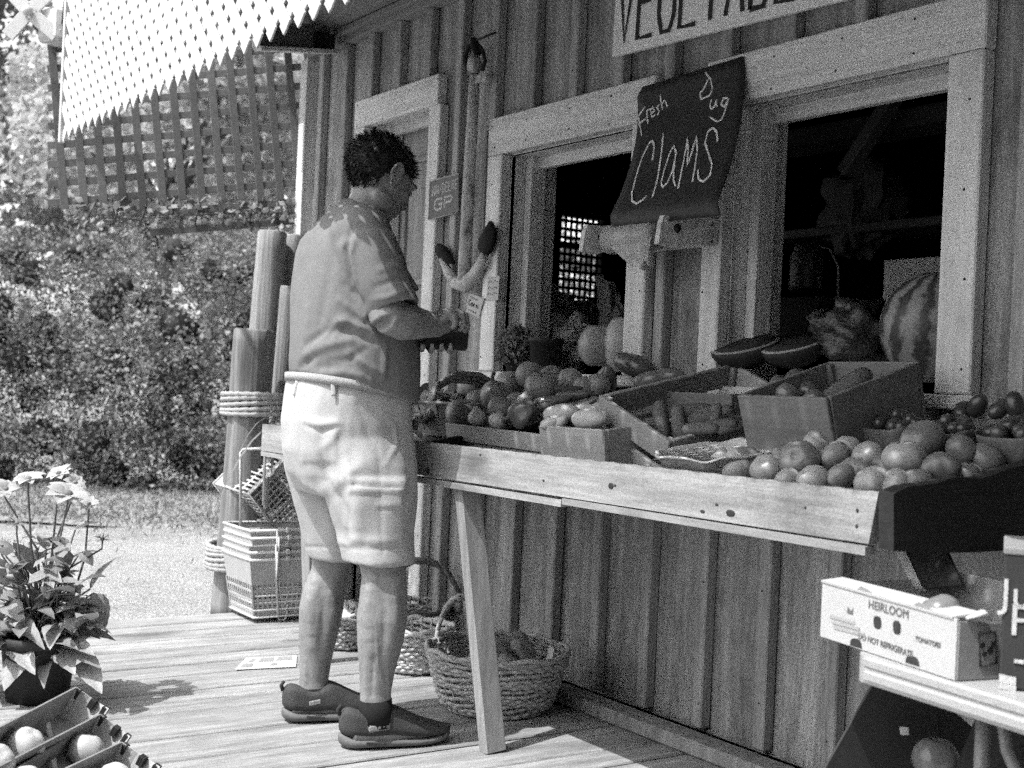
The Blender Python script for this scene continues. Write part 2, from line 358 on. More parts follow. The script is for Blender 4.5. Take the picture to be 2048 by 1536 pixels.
M['wick'] = mat('brown_wicker', .40, .3, 50, (1, 1, 1), .6, .5, 120, .3, .3, .4)
M['wickw'] = mat('white_wicker', .55, .15, 50, (1, 1, 1), .6, .4, 120, .1, .25, .3)
M['wickd'] = mat('dark_wicker', .16, .35, 50, (1, 1, 1), .6, .5, 120, .3, .3, .4)
M['bask'] = mat('grey_basket_plastic', .42, .1, 20, (1, 1, 1), .5, .2, None, .1, .2, .4)
M['wire'] = mat('bright_wire', .55, .1, 40, (1, 1, 1), .35, .1, None, .05, .15, .6)
M['tom'] = mat('ripe_tomato_skin', .20, .18, 14, (1, 1, 1), .28, .08, 40, .25, .25, .5)
M['tomp'] = mat('pale_tomato_skin', .36, .12, 14, (1, 1, 1), .3, .08, 40, .15, .25, .5)
M['tomd'] = mat('dark_cherry_tomato_skin', .055, .2, 20, (1, 1, 1), .2, .05, 40, .3, .3, .55)
M['pale'] = mat('pale_squash_skin', .45, .1, 20, (1, 1, 1), .4, .15, 60, .08, .2, .4)
M['mid'] = mat('mid_grey_fruit_skin', .27, .15, 20, (1, 1, 1), .35, .12, 60, .2, .25, .45)
M['pep'] = mat('glossy_pepper_skin', .12, .2, 12, (1, 1, 1), .16, .05, 30, .3, .2, .6)
M['cuc'] = mat('cucumber_skin', .12, .3, 40, (1, 1, .3), .2, .5, 120, .3, .35, .45)
M['husk'] = mat('corn_husk', .18, .3, 60, (1, 1, .2), .6, .5, 80, .3, .25, .3, transl=.2)
M['foil'] = mat('crimped_foil', .62, .1, 50, (1, 1, 1), .3, .7, 90, 0, .15, .8)
M['pot'] = mat('dark_flower_pot', .035, .2, 12, (1, 1, 1), .6, .1, None, .1, .25, .3)
M['pulp'] = mat('grey_pulp_carton', .16, .15, 30, (1, 1, 1), .95, .6, 120, .1, .3, .1)
M['glassy'] = mat('dark_wrapped_melon', .03, .5, 26, (1, 1, 1), .12, 1., 40, .1, .3, .8, bdist=.01)
def melon_mat():
    m = mat('striped_watermelon_rind', .12, .2, 18, (1, 1, 1), .4, .1, None, .05, .25, .4); t = m.node_tree; b = [n for n in t.nodes if n.type == 'BSDF_PRINCIPLED'][0]
    tc = t.nodes.new('ShaderNodeTexCoord'); sx = t.nodes.new('ShaderNodeSeparateXYZ'); t.links.new(tc.outputs['Object'], sx.inputs[0])
    at = t.nodes.new('ShaderNodeMath'); at.operation = 'ARCTAN2'; t.links.new(sx.outputs[0], at.inputs[0]); t.links.new(sx.outputs[1], at.inputs[1])
    nz = t.nodes.new('ShaderNodeTexNoise'); nz.inputs['Scale'].default_value = 30; t.links.new(tc.outputs['Object'], nz.inputs['Vector'])
    ad = t.nodes.new('ShaderNodeMath'); ad.operation = 'MULTIPLY_ADD'; ad.inputs[1].default_value = .55; t.links.new(nz.outputs['Fac'], ad.inputs[0]); t.links.new(at.outputs[0], ad.inputs[2])
    mu = t.nodes.new('ShaderNodeMath'); mu.operation = 'MULTIPLY'; mu.inputs[1].default_value = 11; t.links.new(ad.outputs[0], mu.inputs[0])
    si = t.nodes.new('ShaderNodeMath'); si.operation = 'SINE'; t.links.new(mu.outputs[0], si.inputs[0])
    mr = t.nodes.new('ShaderNodeMapRange'); mr.inputs[1].default_value = -.6; mr.inputs[2].default_value = .7; mr.inputs[3].default_value = .05; mr.inputs[4].default_value = .24; t.links.new(si.outputs[0], mr.inputs[0])
    c = t.nodes.new('ShaderNodeCombineColor')
    for i in range(3): t.links.new(mr.outputs[0], c.inputs[i])
    for l in list(b.inputs['Base Color'].links): t.links.remove(l)
    t.links.new(c.outputs[0], b.inputs['Base Color']); return m
M['melon'] = melon_mat()

# ================================================================== THE SETTING
g = MB()
def gridplane(x0, x1, y0, y1, z, nx, ny, amp=0, fr=1.):
    xs = np.linspace(x0, x1, nx); ys = np.linspace(y0, y1, ny); V = []
    for y in ys:
        for x in xs: V.append((x, y, z + (amp * (mnoise.noise((x * fr, y * fr, 0.3)) + .4 * mnoise.noise((x * fr * 3, y * fr * 3, 5))) if amp else 0)))
    return V, [[j * nx + i, j * nx + i + 1, (j + 1) * nx + i + 1, (j + 1) * nx + i] for j in range(ny - 1) for i in range(nx - 1)]
v, q = gridplane(-220, 160, -200, 200, -.16, 2, 2); g.add(v, q); tag(obj('ground', g, M['grass']), kind='structure')
g = MB(); v, q = gridplane(-9.2, 3.5, -9, 6, -.13, 90, 90, .012, 2.); g.add(v, q, True); tag(obj('gravel_yard', g, M['gravel']), kind='structure')
# deck planks run from the wall outwards
edges = [-5.22, -5.06, -4.92, -4.77, -4.616, -4.48, -4.347, -4.19, -3.997, -3.87, -3.742, -3.494, -3.28, -3.07, -2.864, -2.734, -2.55, -2.33, -2.13, -1.95, -1.75, -1.56, -1.36, -1.17, -.98, -.8, -.6, -.4, -.2, 0, .2, .4, .6, .8, 1.0]
deck = tag(obj('deck', MB().box((-2.1, -2.1, -.09), (6.0, 4.1, .06)), M['darkwood']), kind='structure')
for a, b in zip(edges[:-1], edges[1:]):
    gap = R_.uniform(.009, .015)
    mb = MB().box(((a + b) / 2, -2.02 + R_.uniform(-.02, .02), -.019 + R_.uniform(-.002, .0005)), (b - a - gap, 4.06, .038), rotz(R_.uniform(-.0012, .0012)), .004)
    cobj('plank', mb, M['deck'], deck)

# ------------------------------------------------------------------ the shop building
shop = thing('farm_stand', 'grey board and batten farm stand with open serving windows under a deep eave', 'building', (-3, .5, 0))
OPEN = [(-4.045, -3.27, 1.085, 1.91), (-2.826, -2.037, 1.06, 1.905), (-5.2, -4.61, 0, 2.2)]
TRIM = [(-4.145, -3.165, 1.04, 2.055), (-2.912, -1.93, 1.025, 2.05), (-5.3, -4.522, 0, 2.31)]
XK = [-2.308 - .2585 * k for k in range(-12, 14)]
TOP = 2.60
def minus(x0, x1, z0, z1, holes):
    out = []; xs = sorted({x0, x1} | {min(max(h[i], x0), x1) for h in holes for i in (0, 1)})
    for a, b in zip(xs[:-1], xs[1:]):
        if b - a < .004: continue
        segs = [(z0, z1)]; m = (a + b) / 2
        for h in holes:
            if h[0] < m < h[1]:
                n = []
                for s, e in segs:
                    if h[2] > s: n.append((s, min(e, h[2])))
                    if h[3] < e: n.append((max(s, h[3]), e))
                segs = n
        out += [(a, b, s, e) for s, e in segs if e - s > .01]
    return out
bx = sorted([x - .0225 for x in XK] + [-5.82, .82])
for a, b in zip(bx[:-1], bx[1:]):
    if b - a < .02: continue
    for s in minus(a + .002, b - .002, .01, 2.66, OPEN): cobj('wall_board', MB().box(((s[0] + s[1]) / 2, .011 + R_.uniform(0, .002), (s[2] + s[3]) / 2), (s[1] - s[0], .02, s[3] - s[2])), M['wall'], shop)
for x in XK:
    for s in minus(x - .045, x, .03, TOP, [(h[0] - .05, h[1] + .05, h[2], h[3]) for h in TRIM]):
        if s[1] - s[0] > .03:
            tl = R_.uniform(-.0012, .0012)
            cobj('batten', MB().box((x - .0225, -.02, (s[2] + s[3]) / 2), (.045, .04, s[3] - s[2]), roty(tl), .004), M['batten'], shop)
cobj('frieze_board', MB().box((-2.5, -.03, 2.63), (6.7, .06, .06)), M['soffit'], shop)
cobj('frieze_strip', MB().box((-2.5, -.075, 2.645), (6.7, .03, .03)), M['soffit'], shop)
cobj('corner_board', MB().box((-5.845, -.02, 1.3), (.075, .08, 2.6)), M['trimz'], shop)
mb = MB()
for i in range(10):
    xl = -6.0 + (.80 * i / 9); mb.box(((xl + .84) / 2, -.07 - .14 * i, 2.675), (.84 - xl, .136, .018))
cobj('soffit', mb, M['soffit'], shop)
mb = MB().hexa([(-5.22, -1.39, 2.70), (.84, -1.39, 2.70), (.84, 3.2, 3.5), (-6.25, 3.2, 3.5), (-5.22, -1.39, 2.76), (.84, -1.39, 2.76), (.84, 3.2, 3.56), (-6.25, 3.2, 3.56)])
cobj('roof', mb, M['screen'], shop)
cobj('fascia_board', MB().box((-2.19, -1.405, 2.72), (6.06, .022, .12)), M['white'], shop)
# window and door casings
def casing(nm, x0, x1, z0, z1, m, y0=-.045, y1=0.0): return cobj(nm, MB().box(((x0 + x1) / 2, (y0 + y1) / 2, (z0 + z1) / 2), (x1 - x0, y1 - y0, z1 - z0), None, .004), M[m], shop)
casing('window_header', -4.147, -3.162, 1.912, 2.056, 'trim'); casing('window_jamb', -4.143, -4.045, 1.086, 1.910, 'trimz'); casing('window_jamb', -3.272, -3.172, 1.086, 1.910, 'trimz')
casing('window_sill', -4.20, -3.12, 1.048, 1.084, 'trim', -.07, .3)
casing('window_header', -2.92, -1.932, 1.907, 2.05, 'trim'); casing('window_jamb', -2.910, -2.826, 1.064, 1.905, 'trimz'); casing('window_jamb', -2.038, -1.934, 1.064, 1.905, 'trimz')
casing('window_sill', -2.93, -1.915, 1.026, 1.062, 'trim', -.05, .34)
casing('door_header', -5.30, -4.546, 2.18, 2.305, 'trim'); casing('door_jamb', -5.298, -5.2, .01, 2.178, 'trimz'); casing('door_jamb', -4.613, -4.524, .01, 2.178, 'trimz')
for x0, x1, z0, z1 in OPEN:
    d = .2
    for s, x in ((1, x0), (-1, x1)):
        cobj('inner_jamb', MB().box((x - s * .012, .035 + .0, (z0 + z1) / 2), (.024, .068, z1 - z0)), M['trimz'], shop)
        cobj('inner_jamb', MB().box((x + s * .012, .105, (z0 + z1) / 2), (.05, .07, z1 - z0)), M['trimz'], shop)
        cobj('inner_jamb', MB().box((x - s * .006, .175, (z0 + z1) / 2), (.036, .066, z1 - z0)), M['trimz'], shop)
    cobj('inner_head', MB().box(((x0 + x1) / 2, .075, z1 + .012), (x1 - x0 + .04, .148, .024)), M['trim'], shop)
    cobj('head_stop', MB().box(((x0 + x1) / 2, .105, z1 - .022), (x1 - x0 - .03, .03, .044)), M['trim'], shop)
door = cobj('door', MB().box((-4.905, .165, 1.09), (.585, .04, 2.16)), M['batten'], shop)
for zc, hh in ((1.75, .55), (1.05, .6), (.42, .5)):
    mb = MB()
    for sx in (-1, 1): mb.box((-4.905 + sx * .2, .138, zc), (.024, .02, hh))
    for sz in (-1, 1): mb.box((-4.905, .137, zc + sz * hh / 2), (.42, .02, .024))
    cobj('door_panel', mb, M['batten'], door)
cobj('base_board', MB().beam((-3.42, -.145, .024), (.6, -.145, .024), .09, .044, ch=.006), M['piling'], shop)
# unseen wall added past the right edge to keep sky light off batten sides
cobj('added_shade_wall', MB().box((.875, -4.2, 2.05), (.05, 8.4, 4.3)), M['olds'], shop)
mb = MB()
for x0, x1, z0, z1 in TRIM:
    for xx in np.arange(x0 + .03, x1, .24):
        for zz in (z1 - .03, z1 - .12): mb.ell((xx + R_.uniform(-.02, .02), -.0465, zz + R_.uniform(-.01, .01)), (.0035, .0015, .0035), None, 7, 4)
    for zz in np.arange(max(z0, .3) + .1, z1 - .2, .22):
        for xx in (x0 + .03, x1 - .03): mb.ell((xx + R_.uniform(-.015, .015), -.0465, zz), (.0035, .0015, .0035), None, 7, 4)
for x in XK:
    if -5.8 < x < 0:
        for zz in (.12, .45, .68, 2.2, 2.45): mb.ell((x - .022 + R_.uniform(-.01, .01), -.0412, zz + R_.uniform(-.05, .05)), (.003, .0015, .003), None, 7, 4)
cobj('nail_head', mb, M['ink'], shop)['kind'] = 'stuff'
# rooms behind the windows; a small mesh window in the end wall lets daylight in
wa = at_x(1126, 442, -5.78); wb = at_x(1188, 612, -5.78); wy0, wy1, wz0, wz1 = wa[1] - .02, wb[1] + .04, wb[2] - .1, wa[2] + .05
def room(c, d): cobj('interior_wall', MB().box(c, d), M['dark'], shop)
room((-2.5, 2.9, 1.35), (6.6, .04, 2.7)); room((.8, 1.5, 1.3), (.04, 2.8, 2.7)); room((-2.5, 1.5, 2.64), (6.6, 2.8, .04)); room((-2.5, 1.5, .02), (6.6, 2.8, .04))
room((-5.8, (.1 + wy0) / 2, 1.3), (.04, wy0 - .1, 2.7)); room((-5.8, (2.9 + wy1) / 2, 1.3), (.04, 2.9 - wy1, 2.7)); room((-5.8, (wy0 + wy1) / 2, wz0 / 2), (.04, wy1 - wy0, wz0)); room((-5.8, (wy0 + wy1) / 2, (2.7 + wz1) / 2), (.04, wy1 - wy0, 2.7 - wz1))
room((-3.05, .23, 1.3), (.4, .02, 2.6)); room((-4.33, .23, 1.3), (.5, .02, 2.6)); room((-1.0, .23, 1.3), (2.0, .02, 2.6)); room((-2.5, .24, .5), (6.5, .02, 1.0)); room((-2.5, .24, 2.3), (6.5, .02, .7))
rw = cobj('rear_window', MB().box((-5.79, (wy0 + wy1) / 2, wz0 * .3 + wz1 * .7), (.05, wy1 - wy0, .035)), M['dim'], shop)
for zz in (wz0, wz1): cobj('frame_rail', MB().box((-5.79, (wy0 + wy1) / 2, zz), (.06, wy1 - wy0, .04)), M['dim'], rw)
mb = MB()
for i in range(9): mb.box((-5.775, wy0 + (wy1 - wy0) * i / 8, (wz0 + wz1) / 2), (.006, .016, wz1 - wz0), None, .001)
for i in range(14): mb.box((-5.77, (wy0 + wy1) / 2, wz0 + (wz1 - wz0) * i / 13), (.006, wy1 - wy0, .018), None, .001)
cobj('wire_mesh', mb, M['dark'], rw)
# dim things in the right hand window
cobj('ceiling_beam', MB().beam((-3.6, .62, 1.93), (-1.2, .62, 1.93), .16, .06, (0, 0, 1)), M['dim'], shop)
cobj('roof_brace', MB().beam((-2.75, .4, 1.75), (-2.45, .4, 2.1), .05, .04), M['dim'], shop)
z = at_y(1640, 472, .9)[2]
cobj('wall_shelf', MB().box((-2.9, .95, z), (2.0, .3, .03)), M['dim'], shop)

# ------------------------------------------------------------------ eave lattice (white, diagonal) and end screen (grey, square)
LY, LZ0, LZ1, LX0, LX1 = -1.37, 1.925, 2.68, at_y(124, 290, -1.37)[0], .82
lat = thing('eave_lattice', 'white diagonal lattice hanging in full sun below the front edge of the eave', 'lattice', (-2.4, LY, LZ1))
pit, sw, hh = .088, .0405, LZ1 - LZ0
def slat_mesh(sg):
    L = hh * math.sqrt(2)
    return MB().box((0, 0, 0), (sw, .006, L), roty(sg * math.pi / 4), .0012).mesh('lattice_slat')
sl = {s: slat_mesh(s) for s in (-1, 1)}
for s in (-1, 1):
    x = LX0 - hh / 2 + .05
    while x < LX1 + hh / 2:
        if x - hh / 2 < LX0 - .03 or x + hh / 2 > LX1:    # slats cut short at the panel ends
            lo, hi = max(x - hh / 2, LX0), min(x + hh / 2, LX1)
            if hi - lo > .05:
                L = (hi - lo) * math.sqrt(2) - .01; cx = (lo + hi) / 2; cz = (LZ0 + LZ1) / 2 + s * (cx - x)
                obj('lattice_slat', MB().box((0, 0, 0), (sw, .006, L), roty(s * math.pi / 4), .0012), M['white'], lat, (cx, LY + s * .0033, cz))
        else: obj('lattice_slat', sl[s], M['white'], lat, (x, LY + s * .0033, (LZ0 + LZ1) / 2))
        x += pit
cobj('top_rail', MB().box(((LX0 + LX1) / 2, LY - .018, LZ1 - .0), (LX1 - LX0, .018, .05)), M['white'], lat)
cobj('end_rail', MB().box((LX0 - .012, LY, (LZ0 + LZ1) / 2 - .01), (.024, .022, hh)), M['white'], lat)
S0 = A([-5.885, -.02, 0]); SD = unit(A([-.30, -1., 0])); SN = unit(A([1., -.30, 0]))
def on_scr(px, py):
    d = _ray(px, py); t = ((S0 - CAM) @ SN) / (d @ SN); return CAM + d * t
scr = thing('end_screen', 'weathered grey square lattice screen closing the far end of the porch', 'lattice', S0 + SD * .6 + A([0, 0, 1.9]))
for i in range(14):
    xt = 636 - 39.2 * i; P = on_scr(xt - 22 - .078 * 40, 95 - 30); Q = on_scr(xt - 0 - 22 + .078 * 330, 400 + 4 * R_.random() + (18 if i > 8 else 0) )
    cobj('upright_slat', MB().beam(P + SN * .006, Q + SN * .006, .037, .007, SN), M['screen'], scr)
for j in range(11):
    y0 = 82 + 38.3 * j - 38
    P = on_scr(634 + j * 2.0, y0 + 10); Q = on_scr(95, y0 + 10 + .088 * 520)
    if Q[2] < 1.78: Q = on_scr(300 if j < 11 else 480, y0 + 10 + .088 * (320 if j < 11 else 150))
    cobj('cross_slat', MB().beam(P, Q, .034, .007, SN), M['screen'], scr)
# dark metal fixture on a bracket board under the eave
fx = thing('eave_fixture', 'dark riveted metal box on a short board under the eave beside the lattice', 'fixture', at_y(630, 85, -.12))
a, b = at_y(668, 84, -.1), at_y(520, 82, -.55)
cobj('bracket_board', MB().beam(a + A([-.05, 0, .03]), b + A([-.05, 0, .03]), .02, .12, (0, 0, 1)), M['screen'], fx)
cobj('ledge_strip', MB().beam(at_y(672, 104, -.08), at_y(515, 97, -.55), .05, .02, (0, 0, 1)), M['trim'], fx)
mb = MB(); c = at_y(634, 84, -.18); mb.box(c, (.05, .17, .09), None, .01)
for dy in (-.06, .06):
    for dz in (-.025, .03): mb.ell(c + A([.03, dy, dz]), (.008, .008, .008), None, 8, 6)
cobj('metal_box', mb, M['rust'], fx)
# ------------------------------------------------------------------ pilings tied with rope
PG = 'pilings tied together at the edge of the deck'
def piling(lbl, top, bot, rad, n=64):
    top, bot = A(top), A(bot); pts = [bot + (top - bot) * t for t in np.linspace(0, 1, 24)]
    mb = MB(); x, y, d = frame(top - bot, (1, 0, 0)); rings = []
    sd = R_.uniform(0, 50)
    for i, p in enumerate(pts):
        t = np.arange(n) * 2 * math.pi / n; k = rad * (1.10 - .14 * i / 23)
        rr = A([k * (1 + .09 * mnoise.noise((math.cos(a) * 1.4 + sd, math.sin(a) * 1.4, i * .09)) + .035 * mnoise.noise((math.cos(a) * 9 + sd, math.sin(a) * 9, i * .10)) - .10 * max(0, mnoise.noise((math.cos(a) * 5 + sd, math.sin(a) * 5, i * .05 + 9)) - .35)) for a in t])
        rings.append(p + rr[:, None] * (np.cos(t)[:, None] * x + np.sin(t)[:, None] * y))
    rings.append(pts[-1] + (rings[-1] - pts[-1]) * .9 + d * .008)
    mb.loft(rings); o = cobj('piling', mb, M['piling']); return tag(o, lbl, 'piling', PG)
B1 = at_z(452, 1238, -.05) + A([-.06, .06, 0]); T1 = at_d(509, 662, (B1 - CAM) @ f_ - .02)
piling('short thick grey piling with two bands of rope, nearest the gravel', T1, B1, .092)
D2 = (B1 - CAM) @ f_ + .28
piling('tallest pale piling standing behind the short roped one', at_d(546, 466, D2), at_d(480, 1225, D2), .068)
piling('dark tall piling half hidden by the tall pale one', at_d(590, 474, D2 + .12), at_d(545, 1215, D2 + .12), .062)
piling('thin rounded piling rising between the tall piling and the man', at_d(578, 576, D2 - .1), at_d(528, 1225, D2 - .1), .042)
def rope_wrap(lbl, px0, px1, py, D, rows, gapz):
    c = at_d((px0 + px1) / 2, py, D + .04); rx = (px1 - px0) / 2 / FPX * D; t = thing('rope_wrap', lbl, 'rope', c)
    for k in range(rows):
        pts = []
        for a in np.arange(0, 72) * 2 * math.pi / 72:
            pts.append(c + cr * math.cos(a) * rx + f_ * math.sin(a) * (.17) + u_ * ((k - rows / 2) * gapz + .008 * math.sin(a + k)))
        cobj('rope_turn', MB().tube(pts, [.011 + .0022 * math.sin(i * 2 * math.pi / 3) for i in range(72)], 8, True), M['rope'], t)
D1 = (B1 - CAM) @ f_
rope_wrap('five turns of pale rope binding the pilings at waist height', 446, 600, 803, D1, 5, .0185)
rope_wrap('thinner worn rope binding the foot of the pilings', 417, 540, 1104, D1 - .02, 6, .0165)

# ------------------------------------------------------------------ hedge, lawn, trees
def camw(s, D, z=0): p = CAM + f_ * D + r_ * s; return A([p[0], p[1], z])
rg = np.random.default_rng(3)
v, q = [], []
lw = MB(); c0, c1, c2, c3 = camw(-12, 9.35), camw(3, 9.6), camw(3, 30), camw(-12, 30)
nx, ny = 60, 20; V = []
for j in range(ny):
    for i in range(nx):
        s = -12 + 15 * i / (nx - 1); D = 9.4 + 12 * (j / (ny - 1)) ** 1.5 + (.35 * mnoise.noise((s * 1.3, 7, 1)) if j == 0 else 0); V.append(camw(s, D, (-.135 if j == 0 else -.112) + .02 * mnoise.noise((s, D, 2))))
lw.add(V, [[j * nx + i, j * nx + i + 1, (j + 1) * nx + i + 1, (j + 1) * nx + i] for j in range(ny - 1) for i in range(nx - 1)], True)
tag(obj('lawn', lw, M['grass']), kind='structure')
n = 17000; s = rg.uniform(-8, 1, n); D = 9.5 + rg.uniform(0, 1, n) ** 1.2 * 2.4; D[:2500] = 9.5 - rg.exponential(.35, 2500); P = np.stack([camw(a, b, -.10) for a, b in zip(s, D)])
P[:, 2] += rg.uniform(0, .03, n)
N = rg.normal(size=(n, 3)); N[:, 2] *= .35
tag(cards('lawn_grass', P, N, .05, M['grass'], None, .16, .5, 5), kind='stuff')
def foliage(n, centers, seed, shell=.55):
    g = np.random.default_rng(seed); C = A([c[:3] for c in centers]); Rr = A([c[3:6] for c in centers]); vol = Rr.prod(1) ** .66; k = g.choice(len(C), n, p=vol / vol.sum())
    d = g.normal(size=(n, 3)); d /= np.linalg.norm(d, axis=1)[:, None]; rad = shell + (1 - shell) * g.uniform(0, 1, n) ** .6
    P = C[k] + d * rad[:, None] * Rr[k]; N = d + g.normal(size=(n, 3)) * .8; N[:, 2] += .3; return P, N
# hedge: a long clipped mass, leaf faces over a dark twiggy core
def rndR0(g): return rotz(g.uniform(0, 6)) @ rotx(g.uniform(0, 3))
hc = []
for s in np.arange(-8.5, 1.2, .34):
    for z0, rr in ((.1, .5), (.55, .5), (1.05, .55), (1.6, .5), (2.1, .42)):
        hc.append((*camw(s + rg.uniform(-.15, .15), 12.0 + rg.uniform(-.2, .25) + (.25 if z0 < .5 else 0), z0 + rg.uniform(-.12, .15)), rr * rg.uniform(.75, 1.1), rr * rg.uniform(.75, 1.1), rr * rg.uniform(.7, 1.05)))
hedge = thing('hedge', 'tall dense leafy hedge along the far side of the gravel yard', 'hedge', camw(-3.5, 12, -.1))
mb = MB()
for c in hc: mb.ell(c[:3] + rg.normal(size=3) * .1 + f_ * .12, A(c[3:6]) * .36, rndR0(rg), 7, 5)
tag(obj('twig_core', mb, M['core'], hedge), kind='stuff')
P, N = foliage(150000, hc, 11, .5); P += rg.normal(size=P.shape) * .05
tag(cards('foliage', P, N, rg.choice([.03, .042, .06], len(P), p=[.45, .4, .15]), M['leaf'], hedge, .62, .25, 12), kind='stuff')
def tree(lbl, s, D, h, rad, n, m, seed, size, tr=.18):
    g = random.Random(seed); b = camw(s, D, -.15); t = thing('tree', lbl, 'tree', b, 'trees beyond the hedge'); mb = MB()
    top = b + A([g.uniform(-.3, .3), g.uniform(-.3, .3), h * .75]); mb.tube([b, b + (top - b) * .4 + A([.1, 0, 0]), top], [tr, tr * .75, tr * .25], 8); cs = []
    for i in range(15):
        a = g.uniform(0, 6.28); zz = h * g.uniform(.28, .95); k = rad * (1 - abs(zz / h - .6) * .9); e = b + A([math.cos(a) * k * .75, math.sin(a) * k * .75, zz])
        st = b + (top - b) * min(1, zz / h * .85); mb.tube([st, (st + e) / 2 + A([0, 0, .2]), e], [tr * .35, tr * .2, tr * .08], 6)
        cs.append((*e, rad * g.uniform(.25, .42), rad * g.uniform(.25, .42), rad * g.uniform(.2, .32)))
    cs.append((*top, rad * .4, rad * .4, rad * .4)); obj('trunk', mb, M['bark'], t)
    P, N = foliage(n, cs, seed, .5); tag(cards('crown', P, N, size, m, t, .65, .25, seed + 1), kind='stuff'); return t
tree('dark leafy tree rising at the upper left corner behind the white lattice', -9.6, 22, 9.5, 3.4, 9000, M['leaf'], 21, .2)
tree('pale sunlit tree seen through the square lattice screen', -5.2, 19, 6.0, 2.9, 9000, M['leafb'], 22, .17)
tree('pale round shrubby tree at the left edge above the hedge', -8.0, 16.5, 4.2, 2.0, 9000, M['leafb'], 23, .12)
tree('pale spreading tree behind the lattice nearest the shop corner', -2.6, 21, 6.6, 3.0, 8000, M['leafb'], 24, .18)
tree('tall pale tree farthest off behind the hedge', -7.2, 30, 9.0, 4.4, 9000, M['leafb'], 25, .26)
# vine creeping over the lower edge of the end screen
vn = thing('climbing_vine', 'leafy vine creeping over the lower edge of the grey lattice screen', 'vine', on_scr(400, 440))
P = np.stack([on_scr(rg.uniform(150, 640), rg.uniform(405, 450) + 8 * rg.normal()) + SN * rg.uniform(-.1, .06) for _ in range(420)])
cards('foliage', P, rg.normal(size=(420, 3)) + A([1, -1, .8]), .045, M['leaf'], vn, .65, .3, 31, vn['_w'] if False else None)
mb = MB()
for i in range(9):
    a = on_scr(170 + 55 * i, 450); b = on_scr(190 + 52 * i, 405); mb.tube([a, (a + b) / 2 + SN * .03, b], .006, 5)
mb.tube([on_scr(640, 425) + SN * .02, on_scr(400, 430) + SN * .03, on_scr(160, 445)], .005, 6)
tag(obj('stem', mb, M['stem'], vn), None)

# ================================================================== THE PRODUCE TABLE
TY = -.78
def bedz(y): return .785 + .2 * (y - TY)
tb = thing('produce_table', 'long slanted wooden produce table with a pale front board and a dark end board', 'table', (-3.0, -.4, 0))
fb = [at_y(525, 848, TY), at_y(1757, 985, TY), at_y(1737, 1088, TY), at_y(522, 901, TY)]
def hb(nm, quad, dy, m, off=0): # board standing on a vertical quad, thickness dy towards the wall
    q = A(quad); return cobj(nm, MB().hexa(np.vstack([q + A([0, off, 0]), q + A([0, off + dy, 0])])), m, tb)
hb('front_board', fb, .026, M['pine'])
XL, XR = fb[0][0], fb[1][0]; XM = at_y(1127, 1000, TY)[0]
zb = lambda x: fb[3][2] + (fb[2][2] - fb[3][2]) * (x - fb[3][0]) / (fb[2][0] - fb[3][0])
for a, b, dz in ((XL + .01, XM - .002, -.003), (XM + .002, XR - .02, 0)):
    hb('trim_strip', [(a, TY, zb(a) - .003), (b, TY, zb(b) - .005 + dz), (b, TY, zb(b) - .022 + dz), (a, TY, zb(a) - .018)], .03, M['pine'], -.006)
XE = XR + .008
eb = [at_x(1757, 984, XE), at_x(2048, 920, XE) , at_x(2048, 1081, XE), at_x(1757, 1097, XE)]
e2 = [eb[0], eb[0] + (eb[1] - eb[0]) * 1.25, eb[3] + (eb[2] - eb[3]) * 1.25, eb[3]]; q = A(e2)
rng_ = np.linspace(0, 1, 14); mb = MB(); T = [q[0] + (q[1] - q[0]) * t + A([0, 0, .006 * math.sin(t * 9) + .004 * math.sin(t * 23)]) for t in rng_]; Bm = [q[3] + (q[2] - q[3]) * t + A([0, 0, -.012 * math.sin(t * 3.1)]) for t in rng_]
mb.loft([A([Bm[i], T[i], T[i] + A([.035, 0, 0]), Bm[i] + A([.035, 0, 0])]) for i in range(14)], True, False)
cobj('end_board', mb, M['darkwood'], tb)
def cross_board(x, z0, za, zb_, m, nm): cobj(nm, MB().hexa([(x, TY + .03, z0), (x + .025, TY + .03, z0), (x + .025, -.1, z0), (x, -.1, z0), (x, TY + .03, za), (x + .025, TY + .03, za), (x + .025, -.1, zb_), (x, -.1, zb_)]), m, tb)
cross_board(XL, .74, .842, .93, M['pine'], 'end_board'); XD = at_y(808, 884, TY)[0]; cross_board(XD, .76, .846, .95, M['darkwood'], 'divider_board')
for i in range(6):
    y0 = TY + .03 + i * .115; cobj('bed_board', MB().hexa([(XL + .03, y0, bedz(y0) - .02), (XR - .01, y0, bedz(y0) - .02), (XR - .01, y0 + .11, bedz(y0 + .11) - .02), (XL + .03, y0 + .11, bedz(y0 + .11) - .02), (XL + .03, y0, bedz(y0)), (XR - .01, y0, bedz(y0)), (XR - .01, y0 + .11, bedz(y0 + .11)), (XL + .03, y0 + .11, bedz(y0 + .11))]), M['olds'], tb)
lt, lb = at_y(934, 968, TY + .045), at_z(986, 1503, 0)
cobj('leg', MB().beam(lb + A([0, 0, 0]), lt, .040, .066, (0, -1, 0)), M['pinez'], tb)
cobj('leg', MB().beam((-4.2, -.66, 0), (-4.2, -.72, .74), .04, .066), M['pinez'], tb)
cobj('rear_bearer', MB().box((-3.2, -.075, .85), (2.9, .04, .09)), M['pine'], tb)

mb = MB()
for k in range(16):
    t_ = R_.random(); p = fb[3] + (fb[2] - fb[3]) * t_; q_ = fb[0] + (fb[1] - fb[0]) * t_; p = p + (q_ - p) * R_.uniform(.15, .85); r = R_.choice([.003, .003, .004, .008]); mb.ell(p + A([0, -.0005, 0]), (r * R_.uniform(1, 2), .001, r), None, 8, 4)
for zz in (.04, .07): mb.ell(fb[2] + A([-.03, -.0005, zz - .01]), (.004, .0015, .004), None, 8, 4)
cobj('nail_head', mb, M['ink'], tb)['kind'] = 'stuff'
